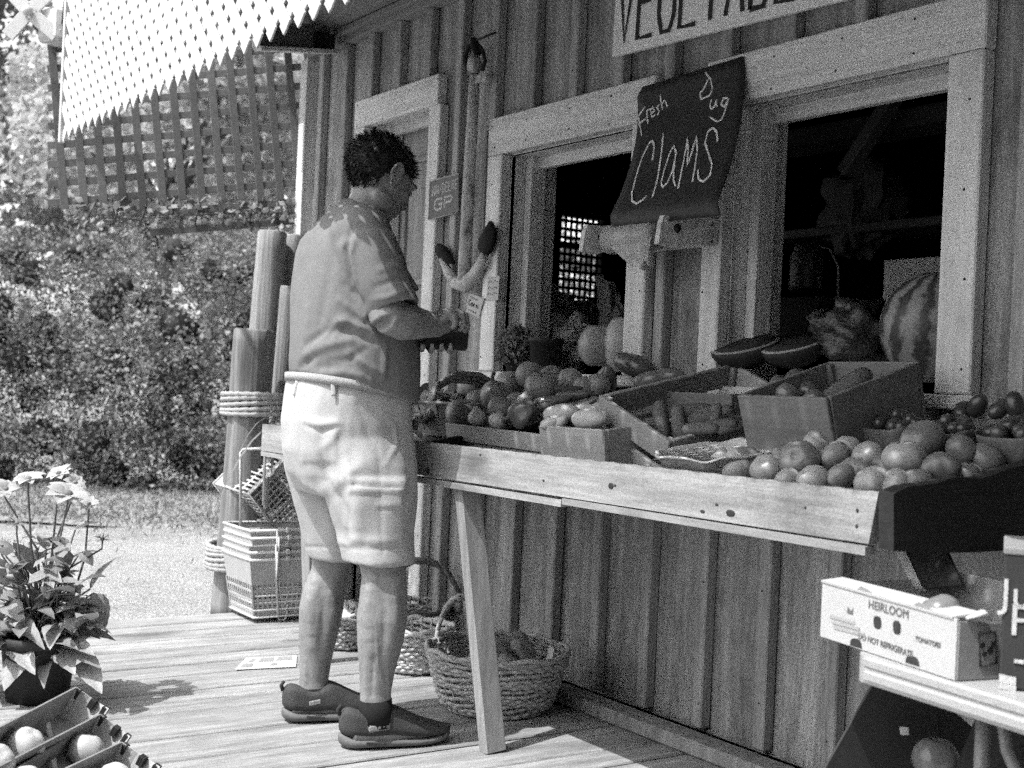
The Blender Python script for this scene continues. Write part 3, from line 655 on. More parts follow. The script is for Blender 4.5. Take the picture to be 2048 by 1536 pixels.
# ---- crates and baskets on the table
CG = 'wooden crates of produce on the table'
def frame_box(name, lbl, cat, O, ex, ey, ez, W, L, Hh, th, m, planks=2, gap=.012, taper=0., grp=CG, rim=None, front_h=None):
    """open box: O = top front left corner, ex across the front, ey to the back, ez up; each side is one or two planks"""
    ex, ey, ez = unit(ex), unit(ey), unit(ez); O = A(O); Rm = np.stack([ex, ey, ez], 1); t = thing(name, lbl, cat, O - ez * Hh + ex * W / 2 + ey * L / 2, grp)
    P = lambda x, y, z: O + ex * x + ey * y + ez * z
    ph = (Hh - gap * (planks - 1)) / planks
    for k in range(planks):
        z = -ph / 2 - k * (ph + gap); s = 1 - taper * (k + .5) / planks; wx = W * s; wy = L * s; ox = (W - wx) / 2; oy = (L - wy) / 2
        tl = taper * .5
        cobj('slat', MB().box(P(W / 2, oy + th / 2, z), (wx, th, ph), Rm @ rotx(tl)), m, t); cobj('slat', MB().box(P(W / 2, L - oy - th / 2, z), (wx, th, ph), Rm @ rotx(-tl)), m, t)
        cobj('slat', MB().box(P(ox + th / 2, L / 2, z), (th, wy - 2 * th - .002, ph), Rm @ roty(-tl)), m, t); cobj('slat', MB().box(P(W - ox - th / 2, L / 2, z), (th, wy - 2 * th - .002, ph), Rm @ roty(tl)), m, t)
    cobj('floor_board', MB().box(P(W / 2, L / 2, -Hh + th * .3), (W * (1 - taper) - 2 * th, L * (1 - taper) - 2 * th, th * .8), Rm), m, t)
    for sx in (0, 1):
        for sy in (0, 1): cobj('corner_block', MB().box(P((th + .009) if sx == 0 else W - th - .009, (th + .009) if sy == 0 else L - th - .009, -Hh / 2), (.017, .017, Hh * .96), Rm), m, t)
    return t, P
Z = A([0, 0, 1.]); X1 = A([1., 0, 0]); Y1 = A([0, 1., 0])
def tilt(a): return A([0, math.cos(a), math.sin(a)]), A([0, -math.sin(a), math.cos(a)])
ey, ez = tilt(math.radians(9))
Ao = at_y(884, 846, -.6); A2 = at_y(1067, 868, -.6)
crA, PA = frame_box('crate', 'low crate of mixed melons, onions and peppers beside the splint basket', 'crate', Ao, A2 - Ao, ey, ez, .60, .40, .11, .010, M['crate'], 2, .004, .12)
Bo = at_y(1066, 851, -.615); B2 = at_y(1205, 861, -.615)
ey, ez = tilt(math.radians(7))
crB, PB = frame_box('crate', 'small tapered crate heaped with pale squash next to the slatted cucumber crate', 'crate', Bo, B2 - Bo, ey, ez, np.linalg.norm(B2 - Bo), .3, .11, .012, M['crate'], 1, 0, .18)
Lc = at_y(1197, 790, -.52); Nc = at_y(1338, 884, -.52)
ex = unit(Nc - Lc); ey = unit(A([0, .27, .06])); ez = np.cross(ex, ey)
crC, PC = frame_box('crate', 'tilted open crate of cucumbers with a slatted end', 'crate', Lc, ex, ey, ez, np.linalg.norm(Nc - Lc), .52, .155, .014, M['crate'], 2, .02)
ey, ez = tilt(math.radians(17)); Do = at_y(1470, 791, -.5); D2_ = at_y(1652, 797, -.5)
crD, PD = frame_box('crate', 'deep old wooden box tilted forward behind the tomatoes', 'crate', Do, D2_ - Do, ey, ez, np.linalg.norm(D2_ - Do), .34, .18, .011, M['olds'], 1, 0, .05)
ey, ez = tilt(math.radians(5)); Eo = at_y(1290, 781, -.27)
crE, PE = frame_box('crate', 'dark shallow crate at the back between the cucumbers and the window', 'crate', Eo - A([.0, 0, .0]), X1, ey, ez, .36, .24, .09, .01, M['olds'], 1, 0)

def dent(V): # blossom dimple and ribs
    r = np.hypot(V[:, 0], V[:, 1]); th = np.arctan2(V[:, 1], V[:, 0]); k = 1 + .03 * np.cos(5 * th) * r
    out = V * k[:, None]; out[:, 2] -= np.sign(V[:, 2]) * .22 * np.exp(-(r / .25) ** 2); return out
def bell(V): # bell pepper: lobed, wider at the shoulder
    th = np.arctan2(V[:, 1], V[:, 0]); z = V[:, 2]; k = (1 + .13 * np.cos(4 * th) * (1 - .3 * z)) * (1 + .14 * z); out = V.copy(); out[:, :2] *= k[:, None]
    r = np.hypot(V[:, 0], V[:, 1]); out[:, 2] -= .3 * np.exp(-(r / .3) ** 2) * (z > 0); return out
def gourd(V): z = V[:, 2]; out = V.copy(); out[:, :2] *= (1 - .28 * z + .12 * np.sin(3 * z))[:, None]; return out
def rndR(seed, amt=1.): g = random.Random(seed); return rotz(g.uniform(0, 6.28)) @ rotx(g.uniform(-amt, amt)) @ roty(g.uniform(-amt, amt))
ME = {}
def mk(key, mb, m):
    me = mb.mesh(key); me.materials.append(m); ME[key] = me
mk('tomato', MB().ell((0, 0, 0), (1, 1, .82), None, 24, 16, dent), M['tom']); mk('tomato_pale', MB().ell((0, 0, 0), (1, 1, .82), None, 24, 16, dent), M['tomp'])
mk('cherry', MB().ell((0, 0, 0), (1, 1, 1.08), None, 14, 9), M['tomd']); mk('round', MB().ell((0, 0, 0), (1, 1, .93), None, 24, 14, dent), M['mid'])
mk('pepper', MB().ell((0, 0, 0), (.85, .85, 1.), None, 24, 14, bell), M['pep']); mk('squash', MB().ell((0, 0, 0), (.5, .5, 1.), None, 18, 12, gourd), M['pale'])
mk('cucumber', MB().tube([(0, 0, -1), (0, 0, -.97), (.01, 0, -.9), (.03, 0, -.7), (.05, .01, -.3), (.055, .01, .1), (.04, 0, .5), (.02, 0, .8), (0, 0, .95), (0, 0, 1)], [.05, .16, .26, .33, .36, .36, .35, .30, .19, .05], 16), M['cuc'])
mk('onion', MB().ell((0, 0, 0), (1, 1, .8), None, 20, 12, lambda V: np.where((V[:, 2] > .9)[:, None], V * A([1, 1, 1.45]), V)), M['pale'])
mk('longpepper', MB().tube([(0, 0, -1), (0, 0, -.95), (.02, 0, -.6), (.05, 0, 0), (.03, 0, .5), (-.04, 0, .85), (-.06, 0, 1)], [.06, .22, .3, .28, .22, .1, .02], 14), M['pep'])
def fruit(key, name, lbl, cat, c, r, Rm=None, grp=None, stem=None):
    o = bpy.data.objects.new(name, ME[key]); COL.objects.link(o); Rm = np.eye(3) if Rm is None else np.asarray(Rm)
    o.matrix_world = Matrix([[*(Rm[i] * (r if np.ndim(r) == 0 else A(r))), c[i]] for i in range(3)] + [[0, 0, 0, 1]]); return tag(o, lbl, cat, grp)
def stemmed(o, c, d, ln, rad, m):  # a stem as a part
    me = MB().tube([A(c), A(c) + unit(d) * ln * .5, A(c) + unit(d) * ln + A([.006, .004, .003])], [rad * 1.5, rad, rad * 1.2], 7)
    iv = np.array(o.matrix_world.inverted()); me.v = [np.c_[v, np.ones(len(v))] @ iv.T[:, :3] for v in me.v]
    s = bpy.data.objects.new('stem', me.mesh('stem')); COL.objects.link(s); s.data.materials.append(m); s.parent = o
    return s
# tomatoes heaped at the right end
TG = 'large tomatoes heaped at the right end of the table'
TS = 'large ripe tomato in the heap behind the front board'
toms = [(1598, 921, 42, -.585, 'big tomato with a ribbed stem scar turned to the front of the heap', 't'), (1533, 938, 34, -.62, 'pale tomato at the left edge of the heap against the foil tray', 'p'), (1634, 888, 29, -.47, 'pale tomato at the back against the left end of the deep box', 'p'),
 (1669, 912, 34, -.52, 'dull tomato right behind the one with the ribbed stem scar', 't'), (1694, 897, 29, -.45, 'pale tomato at the back under the near corner of the deep box', 'p'), (1735, 912, 33, -.50, 'pale round tomato just left of the biggest tomato', 'p'), (1713, 942, 35, -.56, 'dull middle row tomato below and left of the biggest tomato', 't'), (1808, 916, 44, -.55, 'biggest tomato, smooth and pale, perched on top of the heap', 'p'),
 (1625, 961, 35, -.635, 'pale front row tomato directly below the ribbed stem scar', 'p'), (1682, 953, 31, -.60, 'dull front row tomato at the middle of the heap', 't'), (1745, 964, 39, -.625, 'large pale front row tomato below the biggest tomato', 'p'), (1845, 880, 46, -.42, 'large dark tomato at the back, in front of the first pulp carton', 't'), (1925, 902, 36, -.42, 'dark tomato with a stem scar on top in front of the middle carton', 't'),
 (1882, 940, 41, -.52, 'large dull tomato just right of the biggest tomato', 't'), (1970, 924, 45, -.45, 'large tomato resting against the rising dark end board', 't'), (1790, 968, 34, -.61, 'pale front row tomato near the corner of the dark end board', 'p'), (1835, 962, 32, -.58, 'dull tomato tucked behind the top edge of the dark end board', 't'), (1575, 962, 30, -.64, 'small pale front row tomato nearest the foil tray', 'p'), (1660, 935, 30, -.50, 'mostly hidden dull tomato in the gap at the middle of the heap', 't'), (1770, 938, 34, -.49, 'mostly hidden dull tomato beneath the biggest tomato', 't'), (2020, 945, 40, -.36, 'dull tomato at the far right of the heap by the last carton', 't'), (1930, 955, 36, -.48, 'dull tomato low against the end board below the middle carton', 't')]
for i, (px, py, rp, y, lb_, k) in enumerate(toms):
    c = at_y(px, py, y); D = (c - CAM) @ f_; Rm = rndR(i + 40, .9)
    if c[0] > XR - .055: c = at_x(px, py, XR - .055)
    if i == 0: Rm = np.stack(frame(unit(CAM - c) + A([-.3, 0, .25])), 1)
    fruit('tomato' if k == 't' else 'tomato_pale', 'tomato', lb_, 'tomato', c, rp / FPX * D, Rm, TG)
# a hidden lower layer keeps the heap standing on the bed
for i in range(6):
    x = -2.22 + .09 * i; y = -.60 + .05 * (i % 3); fruit('tomato', 'tomato', 'large ripe tomato buried under the front of the heap', 'tomato', (x, y + .1, bedz(y + .1) + .036), .043, rndR(i + 90), TG)
# foil tray of pale onions
tc_ = at_y(1445, 930, -.5); tray = thing('foil_tray', 'crimped foil tray of pale onions behind the front board', 'tray', (tc_[0], -.5, bedz(-.5)))
mb = MB(); prof = []
def trayring(k, z, n=72, cr_=0.): return A([((.135 * k + cr_ * (i % 2)) * math.copysign(abs(math.cos(a)) ** .6, math.cos(a)) + tc_[0], (.165 * k + cr_ * (i % 2)) * math.copysign(abs(math.sin(a)) ** .6, math.sin(a)) * .85 - .5, z + (math.sin(a) * .028 * .85) + .004 * math.sin(a * 7)) for i, a in enumerate(np.arange(n) * 2 * math.pi / n)])
zt = bedz(-.5)
mb.loft([trayring(.86, zt + .012), trayring(.86, zt + .010), trayring(.97, zt + .060, 72, .004), trayring(1.04, zt + .064), trayring(1.05, zt + .058)], True, True)
obj('dish', mb, M['foil'], tray)
for i, (px, py, rp) in enumerate([(1472, 938, 34), (1420, 944, 32), (1380, 944, 28), (1505, 930, 28), (1445, 925, 28), (1400, 930, 26), (1350, 946, 22)]):
    c = at_y(px, py, -.56 + .03 * (i % 4)); fruit('onion', 'onion', 'pale round onion in the foil tray', 'onion', c, rp / FPX * ((c - CAM) @ f_), rndR(i + 7, .5), 'onions in the foil tray')
# pulp cartons of cherry tomatoes
def carton(lbl, x0, x1, seed, tl):
    zc = .975; yc = -.29; W = x1 - x0; t = thing('pulp_carton', lbl, 'carton', ((x0 + x1) / 2, yc, bedz(yc)), 'pulp cartons of small tomatoes'); mb = MB()
    def rg_(k, z, n=28): return A([((x0 + x1) / 2 + W / 2 * k * math.copysign(abs(math.cos(a)) ** .45, math.cos(a)), yc + .075 * k * math.copysign(abs(math.sin(a)) ** .45, math.sin(a)), z + .008 * math.cos(2 * a) * (z > .93)) for a in np.arange(n) * 2 * math.pi / n])
    mb.loft([rg_(.72, .885), rg_(1, .975), rg_(1.03, .982), rg_(1.0, .979), rg_(.95, .965), rg_(.7, .90)], True, True); obj('tub', mb, M['pulp'], t)
    g = random.Random(seed)
    for k in range(17):
        a = g.uniform(0, 6.28); q = g.uniform(0, 1) ** .5; c = A([(x0 + x1) / 2 + math.cos(a) * q * W * .42, yc + math.sin(a) * q * .062, .978 + (1 - q) * .03 + g.uniform(-.004, .006)])
        fruit('cherry', 'cherry_tomato', 'small dark tomato heaped in the %s pulp carton' % tl, 'tomato', c, g.uniform(.0145, .019), rndR(k), 'small tomatoes in the %s pulp carton' % tl)
carton('first pulp carton of small tomatoes beside the old deep box', -2.02, -1.872, 1, 'first'); carton('middle pulp carton of small tomatoes', -1.858, -1.712, 2, 'middle'); carton('last pulp carton of small tomatoes at the picture edge by the window jamb', -1.698, -1.552, 3, 'last')
for px, py, r in ((1955, 812, .022), (2000, 818, .02), (1925, 822, .02), (2030, 810, .021)):
    fruit('cherry', 'plum_tomato', 'egg shaped tomato lying behind the cartons', 'tomato', at_y(px, py, -.2), (r, r, r * 1.4), rndR(px), 'egg shaped tomatoes behind the cartons')
# mixed produce in crate A
def pl(key, name, lbl, cat, px, py, rp, y, Rm=None, grp=None, sq=None):
    c = at_y(px, py, y); r = rp / FPX * ((c - CAM) @ f_); return fruit(key, name, lbl, cat, c, r if sq is None else A(sq) * r, Rm, grp), c, r
RG, RL = 'round melons in the low mixed crate', 'round grey melon among the mixed vegetables'
for px, py, rp, y, lb_ in [(920, 828, 30, -.55, 'round melon at the front left corner of the low crate'), (992, 792, 33, -.45, 'round melon with a stub of stem at the middle of the low crate'), (1000, 818, 27, -.53, 'melon directly below the melon with the stub of stem'), (1082, 775, 34, -.40, 'large melon just behind the long peppers'), (1062, 752, 32, -.3, 'melon at the back of the low crate below the herb pot'), (1104, 757, 28, -.28, 'melon at the back of the low crate below the black pot'), (1035, 808, 26, -.46, 'small melon touching the left of the glossy bell pepper'), (955, 800, 24, -.38, 'small melon by the handle of the splint basket'), (1140, 760, 26, -.26, 'melon at the back between the black pot and the dark squash'), (1020, 768, 30, -.33, 'melon behind the melon with the stub of stem'), (940, 775, 26, -.28, 'melon under the arch of the splint basket handle'), (1170, 775, 24, -.28, 'small melon behind the pale squash'), (1195, 770, 26, -.25, 'rightmost melon of the low crate beside the dark squash')]:
    o, c, r = pl('round', 'melon', lb_, 'melon', px, py, rp, y, rndR(px, .6), RG)
    if px == 992: stemmed(o, c + A([-.008, -.01, r * .85]), (-.2, 0, 1), .03, .006, M['stem'])
for px, py, rp, y in [(955, 835, 20, -.585), (995, 842, 19, -.59), (1050, 800, 16, -.5)]:
    pl('onion', 'onion', 'pale onion in the front of the low mixed crate', 'onion', px, py, rp, y, rndR(px, .7), 'onions in the low mixed crate')
o, c, r = pl('pepper', 'bell_pepper', 'large glossy bell pepper lying on its side with its stem over the crate front', 'pepper', 1048, 826, 34, -.575, roty(math.radians(-115)) @ rotz(.4))
stemmed(o, c + A([-.035, -.02, -.012]), (-.6, -.55, -.35), .04, .006, M['stem'])
for px, py, rp, y, a, b in [(1110, 800, 42, -.47, 1.35, .3), (1150, 790, 40, -.4, 1.4, .1), (1090, 812, 30, -.52, 1.2, .5), (1165, 808, 34, -.45, 1.3, -.2), (1130, 778, 36, -.35, 1.5, .3)]:
    pl('longpepper', 'long_pepper', 'glossy long pepper piled between the melons and the pale squash', 'pepper', px, py, rp, y, rotz(b + .6) @ roty(a), 'long peppers in the low crate')
for px, py, rp, y, a, b in [(1125, 828, 42, -.54, 1.45, .5), (1180, 838, 44, -.56, 1.5, .2), (1165, 826, 40, -.48, 1.4, .1), (1105, 845, 26, -.585, 1.2, 1.), (1190, 818, 36, -.42, 1.5, .4), (1120, 848, 24, -.57, .8, .2)]:
    pl('squash', 'squash', 'pale smooth squash heaped in the small tapered crate', 'squash', px, py, rp, y, rotz(b) @ roty(a), 'pale squash in the small crate')
# cucumbers in crate C
CL, CGp = 'dark cucumber lying in the tilted slatted crate', 'cucumbers in the slatted crate'
for i, (px, py, rp, y, d) in enumerate([(1325, 842, 46, -.44, (-.5, .2, 1)), (1360, 850, 44, -.42, (-.35, .1, 1)), (1400, 838, 40, -.38, (.9, .5, .3)), (1432, 838, 34, -.36, (-.2, .3, 1)), (1425, 828, 44, -.3, (1, .6, .25)), (1440, 850, 36, -.38, (.9, .7, .2)), (1400, 858, 38, -.42, (.8, .5, .1)), (1455, 840, 34, -.30, (.7, .9, .2)), (1390, 822, 42, -.30, (1, .3, .1)), (1462, 856, 30, -.36, (.4, .9, .3))]):
    lb_ = ['first of two cucumbers standing on end in the slatted crate, nearest its slatted end', 'second upright cucumber in the slatted crate, leaning beside the first'][i] if i < 2 else CL
    pl('cucumber', 'cucumber', lb_, 'cucumber', px, py, rp, y, np.stack(frame(d), 1), CGp)
# eggplants and a marrow in box D, eggplants at the back
for px, py, rp, y in [(1575, 790, 26, -.38), (1598, 765, 30, -.26), (1630, 800, 24, -.42), (1560, 770, 22, -.26), (1620, 785, 24, -.3)]:
    pl('round', 'eggplant', 'dark glossy round eggplant down in the old deep box', 'eggplant', px, py, rp, y, rndR(px), 'dark vegetables in the old deep box').__getitem__(0)
pl('cucumber', 'marrow', 'striped marrow leaning in the corner of the old deep box', 'marrow', 1690, 778, 62, -.28, np.stack(frame((.5, .5, .55)), 1))
for px, py, rp, y, d, lb_ in [(1265, 730, 46, -.1, (.9, .2, -.25), 'dark glossy squash lying on top below the right jamb of the left window'), (1212, 765, 44, -.2, (.6, -.4, .8), 'dark squash standing on end beside the rightmost melon'), (1300, 760, 36, -.18, (1, .5, .25), 'dark squash just behind the high corner of the slatted crate'), (1340, 752, 34, -.15, (1, .4, .1), 'dark squash farthest right at the back, behind the slatted crate')]:
    pl('squash', 'dark_squash', lb_, 'squash', px, py, rp, y, np.stack(frame(d), 1), 'dark squashes below the left window')[0].material_slots[0].link = 'OBJECT'
for o in [o for o in COL.objects if o.name.startswith(('dark_squash', 'eggplant'))]:
    o.material_slots[0].link = 'OBJECT'; o.material_slots[0].material = M['pep']
# splint basket of corn and greens, corn husks at the left end
sb = thing('splint_basket', 'splint basket with a broad bent handle, full of leafy greens', 'basket', at_y(905, 850, -.4)); bc = at_y(905, 838, -.42); bc[2] = bedz(-.42) + .06
mb = MB()
for k in range(22):
    a = k * 2 * math.pi / 22; p = bc + A([math.cos(a) * .17, math.sin(a) * .14, .055]); q_ = bc + A([math.cos(a) * .12, math.sin(a) * .10, -.06]); mb.beam(q_, p, .036, .003, A([math.cos(a), math.sin(a), 0]))
cobj('stave', mb, M['crate'], sb)['kind'] = 'stuff'
mb = MB(); mb.tube([bc + A([math.cos(a) * .175, math.sin(a) * .145, .05]) for a in np.arange(40) * 2 * math.pi / 40], .012, 6, True, flat=.5); cobj('rim', mb, M['crate'], sb)
h0 = at_y(856, 842, -.55); h1 = at_y(870, 775, -.53); h2 = at_y(908, 753, -.45); h3 = at_y(955, 757, -.33); h4 = at_y(985, 775, -.26)
hp = [h0, (h0 + h1) / 2 + A([-.01, 0, 0]), h1, h2, h3, h4]; mb = MB()
for off in (-.012, 0, .012):
    mb.tube([p + A([0, 0, off]) + A([off * .6, off * .5, 0]) for p in hp], .010, 6, flat=.55)
cobj('handle', mb, M['rope'], sb)
def blades(name, lbl, cat, roots, m, n, ln, wd, seed, par=None, droop=.5, nm='blade'):
    g = random.Random(seed); t = par or thing(name, lbl, cat, roots[0])
    for i in range(n):
        b = A(roots[i % len(roots)]) + A([g.uniform(-.03, .03), g.uniform(-.03, .03), 0]); a = g.uniform(0, 6.28); L = ln * g.uniform(.6, 1.2); el = g.uniform(.2, 1.1); L_, R__ = [], []
        d = A([math.cos(a) * math.cos(el), math.sin(a) * math.cos(el), math.sin(el)]); s = unit(np.cross(d, Z)); mb = MB(); V = []
        for k in range(7):
            u = k / 6; p = b + d * L * u - Z * droop * L * u * u; w_ = wd * math.sin(math.pi * min(.97, .12 + u * .86)) ** .8; V += [p - s * w_ / 2, p - Z * w_ * .14, p + s * w_ / 2]
        F = []
        for k in range(6):
            for q in (0, 1): F.append([k * 3 + q, k * 3 + q + 1, k * 3 + q + 4, k * 3 + q + 3])
        mb.add(V, F, True); cobj(nm, mb, m, t)
    return t
blades('', '', '', [bc + A([x, y, .05]) for x, y in ((-.08, 0), (0, .04), (.06, -.04), (0, -.06))], M['leafp'], 26, .17, .045, 5, sb, .7, 'leaf')
blades('corn_ears', 'heap of corn ears in loose husks at the far left end of the table', 'corn', [at_y(812, 845, -.6), at_y(835, 840, -.55), at_y(845, 815, -.45), at_y(825, 862, -.62)], M['husk'], 30, .17, .035, 8, None, .4, 'husk')
blades('corn_leaves', 'long corn leaves hanging over the left end of the table behind the man', 'leaves', [at_y(548, 852, -.66), at_y(560, 845, -.6), at_y(570, 850, -.66)], M['husk'], 9, .32, .03, 9, None, 1.5, 'blade')
# ---- on the ledge of the left window
hb_ = thing('potted_herb', 'bushy dark herb in a small pot on the left window ledge', 'plant', at_y(1030, 745, -.03)); hc_ = at_y(1032, 700, -.02)
cobj('pot', MB().lathe([(.032, 0), (.045, .085), (.048, .085), (.048, .095), (.04, .095), (.036, .07)], 20, (hc_[0], hc_[1], 1.085)), M['pot'], hb_)
g_ = np.random.default_rng(8); d = g_.normal(size=(900, 3)); d /= np.linalg.norm(d, axis=1)[:, None]; P = hc_ + A([0, 0, .01]) + d * g_.uniform(.3, 1, 900)[:, None] ** .5 * A([.088, .07, .085])
tag(cards('foliage', P, d + g_.normal(size=d.shape) * .7, .028, M['leaf'], hb_, .5, .4, 4), kind='stuff')
pb = thing('black_pot', 'black plastic pot standing empty beside the bushy herb', 'pot', at_y(1088, 745, -.02)); pc = at_y(1090, 745, -.0)
cobj('tub', MB().lathe([(.05, 0), (.062, .11), (.067, .11), (.067, .125), (.06, .125), (.05, .03)], 24, (pc[0], pc[1], 1.086)), M['pot'], pb)
def ledge(px, py, rp, y, key, nm, lb_, cat, m, sq=(1, 1, 1), Rm=None):
    c = at_y(px, py, y); r = rp / FPX * ((c - CAM) @ f_); o = fruit(key, nm, lb_, cat, c, A(sq) * r, Rm)
    o.material_slots[0].link = 'OBJECT'; o.material_slots[0].material = m; return o
ledge(1198, 692, 42, .05, 'round', 'pumpkin', 'speckled grey melon sitting on the left window ledge', 'melon', M['mid'], (1, 1, 1.15))
ledge(1250, 690, 52, .1, 'round', 'pale_melon', 'large pale melon half hidden behind the right jamb of the left window', 'melon', M['tomp'], (.9, .9, 1.25))
# crumpled paper and bags inside the left window
def crumple(name, lbl, cat, c, size, m, seed, flat=.5):
    mb = MB(); o0 = seed * 3.1
    def fn(V):
        k = A([1 + .55 * mnoise.noise((v[0] * 2.1 + o0, v[1] * 2.1, v[2] * 2.1)) + .3 * abs(mnoise.noise((v[0] * 5 + o0, v[1] * 5, v[2] * 5))) for v in V]); return V * k[:, None]
    mb.ell((0, 0, 0), size, rndR(seed, .5), 28, 18, fn); mb.sm = [False] * len(mb.f); return tag(obj(name, mb, m, None, c), lbl, cat)
crumple('paper_bag', 'crumpled pale paper bag behind the herb in the left window', 'bag', at_y(1135, 690, .35), (.13, .1, .11), M['paper'], 3)
crumple('paper_bag', 'twisted paper bag standing up at the back of the left window', 'bag', at_y(1225, 625, .5), (.05, .05, .13), M['carton'], 4)
crumple('plastic_bag', 'crumpled bag in the shadow at the left side of the left window', 'bag', at_y(1112, 640, .45), (.1, .1, .12), M['plastic'], 5)
tag(cobj('paper_box', MB().box(at_y(1160, 640, .6), (.22, .12, .16), rotz(.3)), M['carton']), 'small cardboard box standing behind the bags in the left window', 'box')
# ---- on the ledge of the right window
wm = at_y(1862, 655, .17)
o = tag(obj('watermelon', MB().ell((0, 0, 0), (.135, .135, .15), None, 40, 26), M['melon'], None, wm), 'whole striped watermelon standing on the right window ledge', 'watermelon'); o.rotation_euler = (.25, .15, .4)
o = crumple('wrapped_melon', 'dark half melon in crinkled plastic wrap beside the watermelon', 'melon', at_y(1710, 662, .16), (.11, .1, .085), M['glassy'], 8); o.data.polygons.foreach_set('use_smooth', [True] * len(o.data.polygons))
def wedge(lbl, p0, p1, p2, dy):  # cut melon piece: dark rind below, pale rim, flesh on top
    a, b, lo = at_y(*p0, dy), at_y(*p1, dy), at_y(*p2, dy); t = thing('melon_piece', lbl, 'melon', (a + b) / 2); L = np.linalg.norm(b - a); dep_ = (a[2] + b[2]) / 2 - lo[2]
    x = unit(b - a); yv = unit(np.cross(Z, x)); zv = np.cross(x, yv); Rm = np.stack([x, yv, zv], 1) @ rotx(math.radians(20)); c = (a + b) / 2; n = 24
    def half(V): V = V.copy(); V[:, 2] = np.minimum(V[:, 2], 0); return V
    cobj('rind', MB().ell(c, (L / 2, .10, dep_), Rm, 28, 16, half), M['ink'], t)
    cobj('pith', MB().lathe([(.985, 0), (.985, .02), (.86, .03)], 32, c, Rm @ np.diag([L / 2, .10, .2]), True), M['mid'], t)
    cobj('flesh', MB().lathe([(.885, .028), (.885, .036), (.3, .04)], 32, c, Rm @ np.diag([L / 2, .10, .2]), True), M['ink'], t)
wedge('cut slice of melon with a pale rim lying on the ledge by the left jamb', (1438, 692), (1545, 690), (1490, 738), .02)
wedge('second cut slice of melon between the first slice and the wrapped half', (1540, 690), (1640, 688), (1600, 735), .06)
tag(cobj('white_board', MB().box(at_y(1850, 565, .9), (.34, .02, .17)), M['plastic']), 'pale board standing inside the right window behind the watermelon', 'board')
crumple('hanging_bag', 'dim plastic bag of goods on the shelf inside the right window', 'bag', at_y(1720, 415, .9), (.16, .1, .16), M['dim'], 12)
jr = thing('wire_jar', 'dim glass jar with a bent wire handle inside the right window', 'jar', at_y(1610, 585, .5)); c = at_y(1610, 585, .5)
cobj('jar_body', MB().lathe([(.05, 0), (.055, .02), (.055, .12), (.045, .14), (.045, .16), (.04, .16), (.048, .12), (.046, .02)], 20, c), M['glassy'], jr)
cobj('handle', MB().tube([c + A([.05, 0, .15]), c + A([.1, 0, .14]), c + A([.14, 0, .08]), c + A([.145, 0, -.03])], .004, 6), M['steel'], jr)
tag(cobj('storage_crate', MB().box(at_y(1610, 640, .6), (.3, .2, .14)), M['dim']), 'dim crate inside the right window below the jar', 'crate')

# ================================================================== THINGS ON THE WALL
sy = -.062
s0, s1 = at_y(1222, 113, sy), at_y(1560, 30, sy); sx_ = unit(s1 - s0); sn = A([0, -1., 0]); su = unit(np.cross(sx_, sn)) * -1; su = su if su[2] > 0 else -su
vs = thing('shop_sign', 'white sign board with tall dark lettering VEGETABLES above the windows', 'sign', s0 + sx_ * .55)
SLn, SHt = 1.10, .30
cobj('board', MB().box(s0 + sx_ * SLn / 2 + su * SHt / 2 + A([0, .011, 0]), (SLn, .018, SHt), np.stack([sx_, -sn, su], 1)), M['signw'], vs)
x = .028; vb = at_y(1243, 101, sy)
for chx in 'VEGETABLES':
    mb = strokes(MB(), chx, s0 + sx_ * x + su * .038 + sn * .0005, sx_, su, .073, .225, 0, .0165, .0012); cobj('letter', mb, M['ink'], vs); x += .1035
# chalked sheet bent over the bag holder
HY = -.235
def sheet_y(z): t = min(1, max(0, (2.035 - z) / .46)); return -.05 - .19 * t ** 1.7
def on_sheet(px, py, off=0):
    y = -.06
    for _ in range(25): y = sheet_y(at_y(px, py, y)[2])
    p = at_y(px, py, y); return p + A([0, -off, off * .3])
bbt = thing('chalkboard_sheet', 'dark bent chalkboard sheet with chalk writing Fresh Dug Clams', 'sign', at_y(1370, 130, -.05))
NX, NZ = 16, 22; top0, top1 = on_sheet(1274, 178), on_sheet(1487, 113); bot0, bot1 = on_sheet(1224, 455), on_sheet(1441, 431); lm = on_sheet(1262, 330); rm = on_sheet(1470, 300)
V = []
for j in range(NZ):
    t = j / (NZ - 1); l = (1 - t) ** 2 * top0 + 2 * t * (1 - t) * (2 * lm - .5 * top0 - .5 * bot0) + t * t * bot0; r = (1 - t) ** 2 * top1 + 2 * t * (1 - t) * (2 * rm - .5 * top1 - .5 * bot1) + t * t * bot1
    for i in range(NX):
        u = i / (NX - 1); p = l + (r - l) * u
        if j == 0 and i == 0: p = p + A([.015, 0, -.02])
        V.append((p[0], sheet_y(p[2]), p[2]))
V = A(V); F = [[j * NX + i, j * NX + i + 1, (j + 1) * NX + i + 1, (j + 1) * NX + i] for j in range(NZ - 1) for i in range(NX - 1)]
mb = MB().add(V, F, True); sheet = cobj('sheet', mb, M['blackboard'], bbt); so = sheet.modifiers.new('t', 'SOLIDIFY'); so.thickness = .003; so.offset = -1
K = lambda *q: [(1240 + a / 2.645, 110 + b / 2.645) for a, b in q]
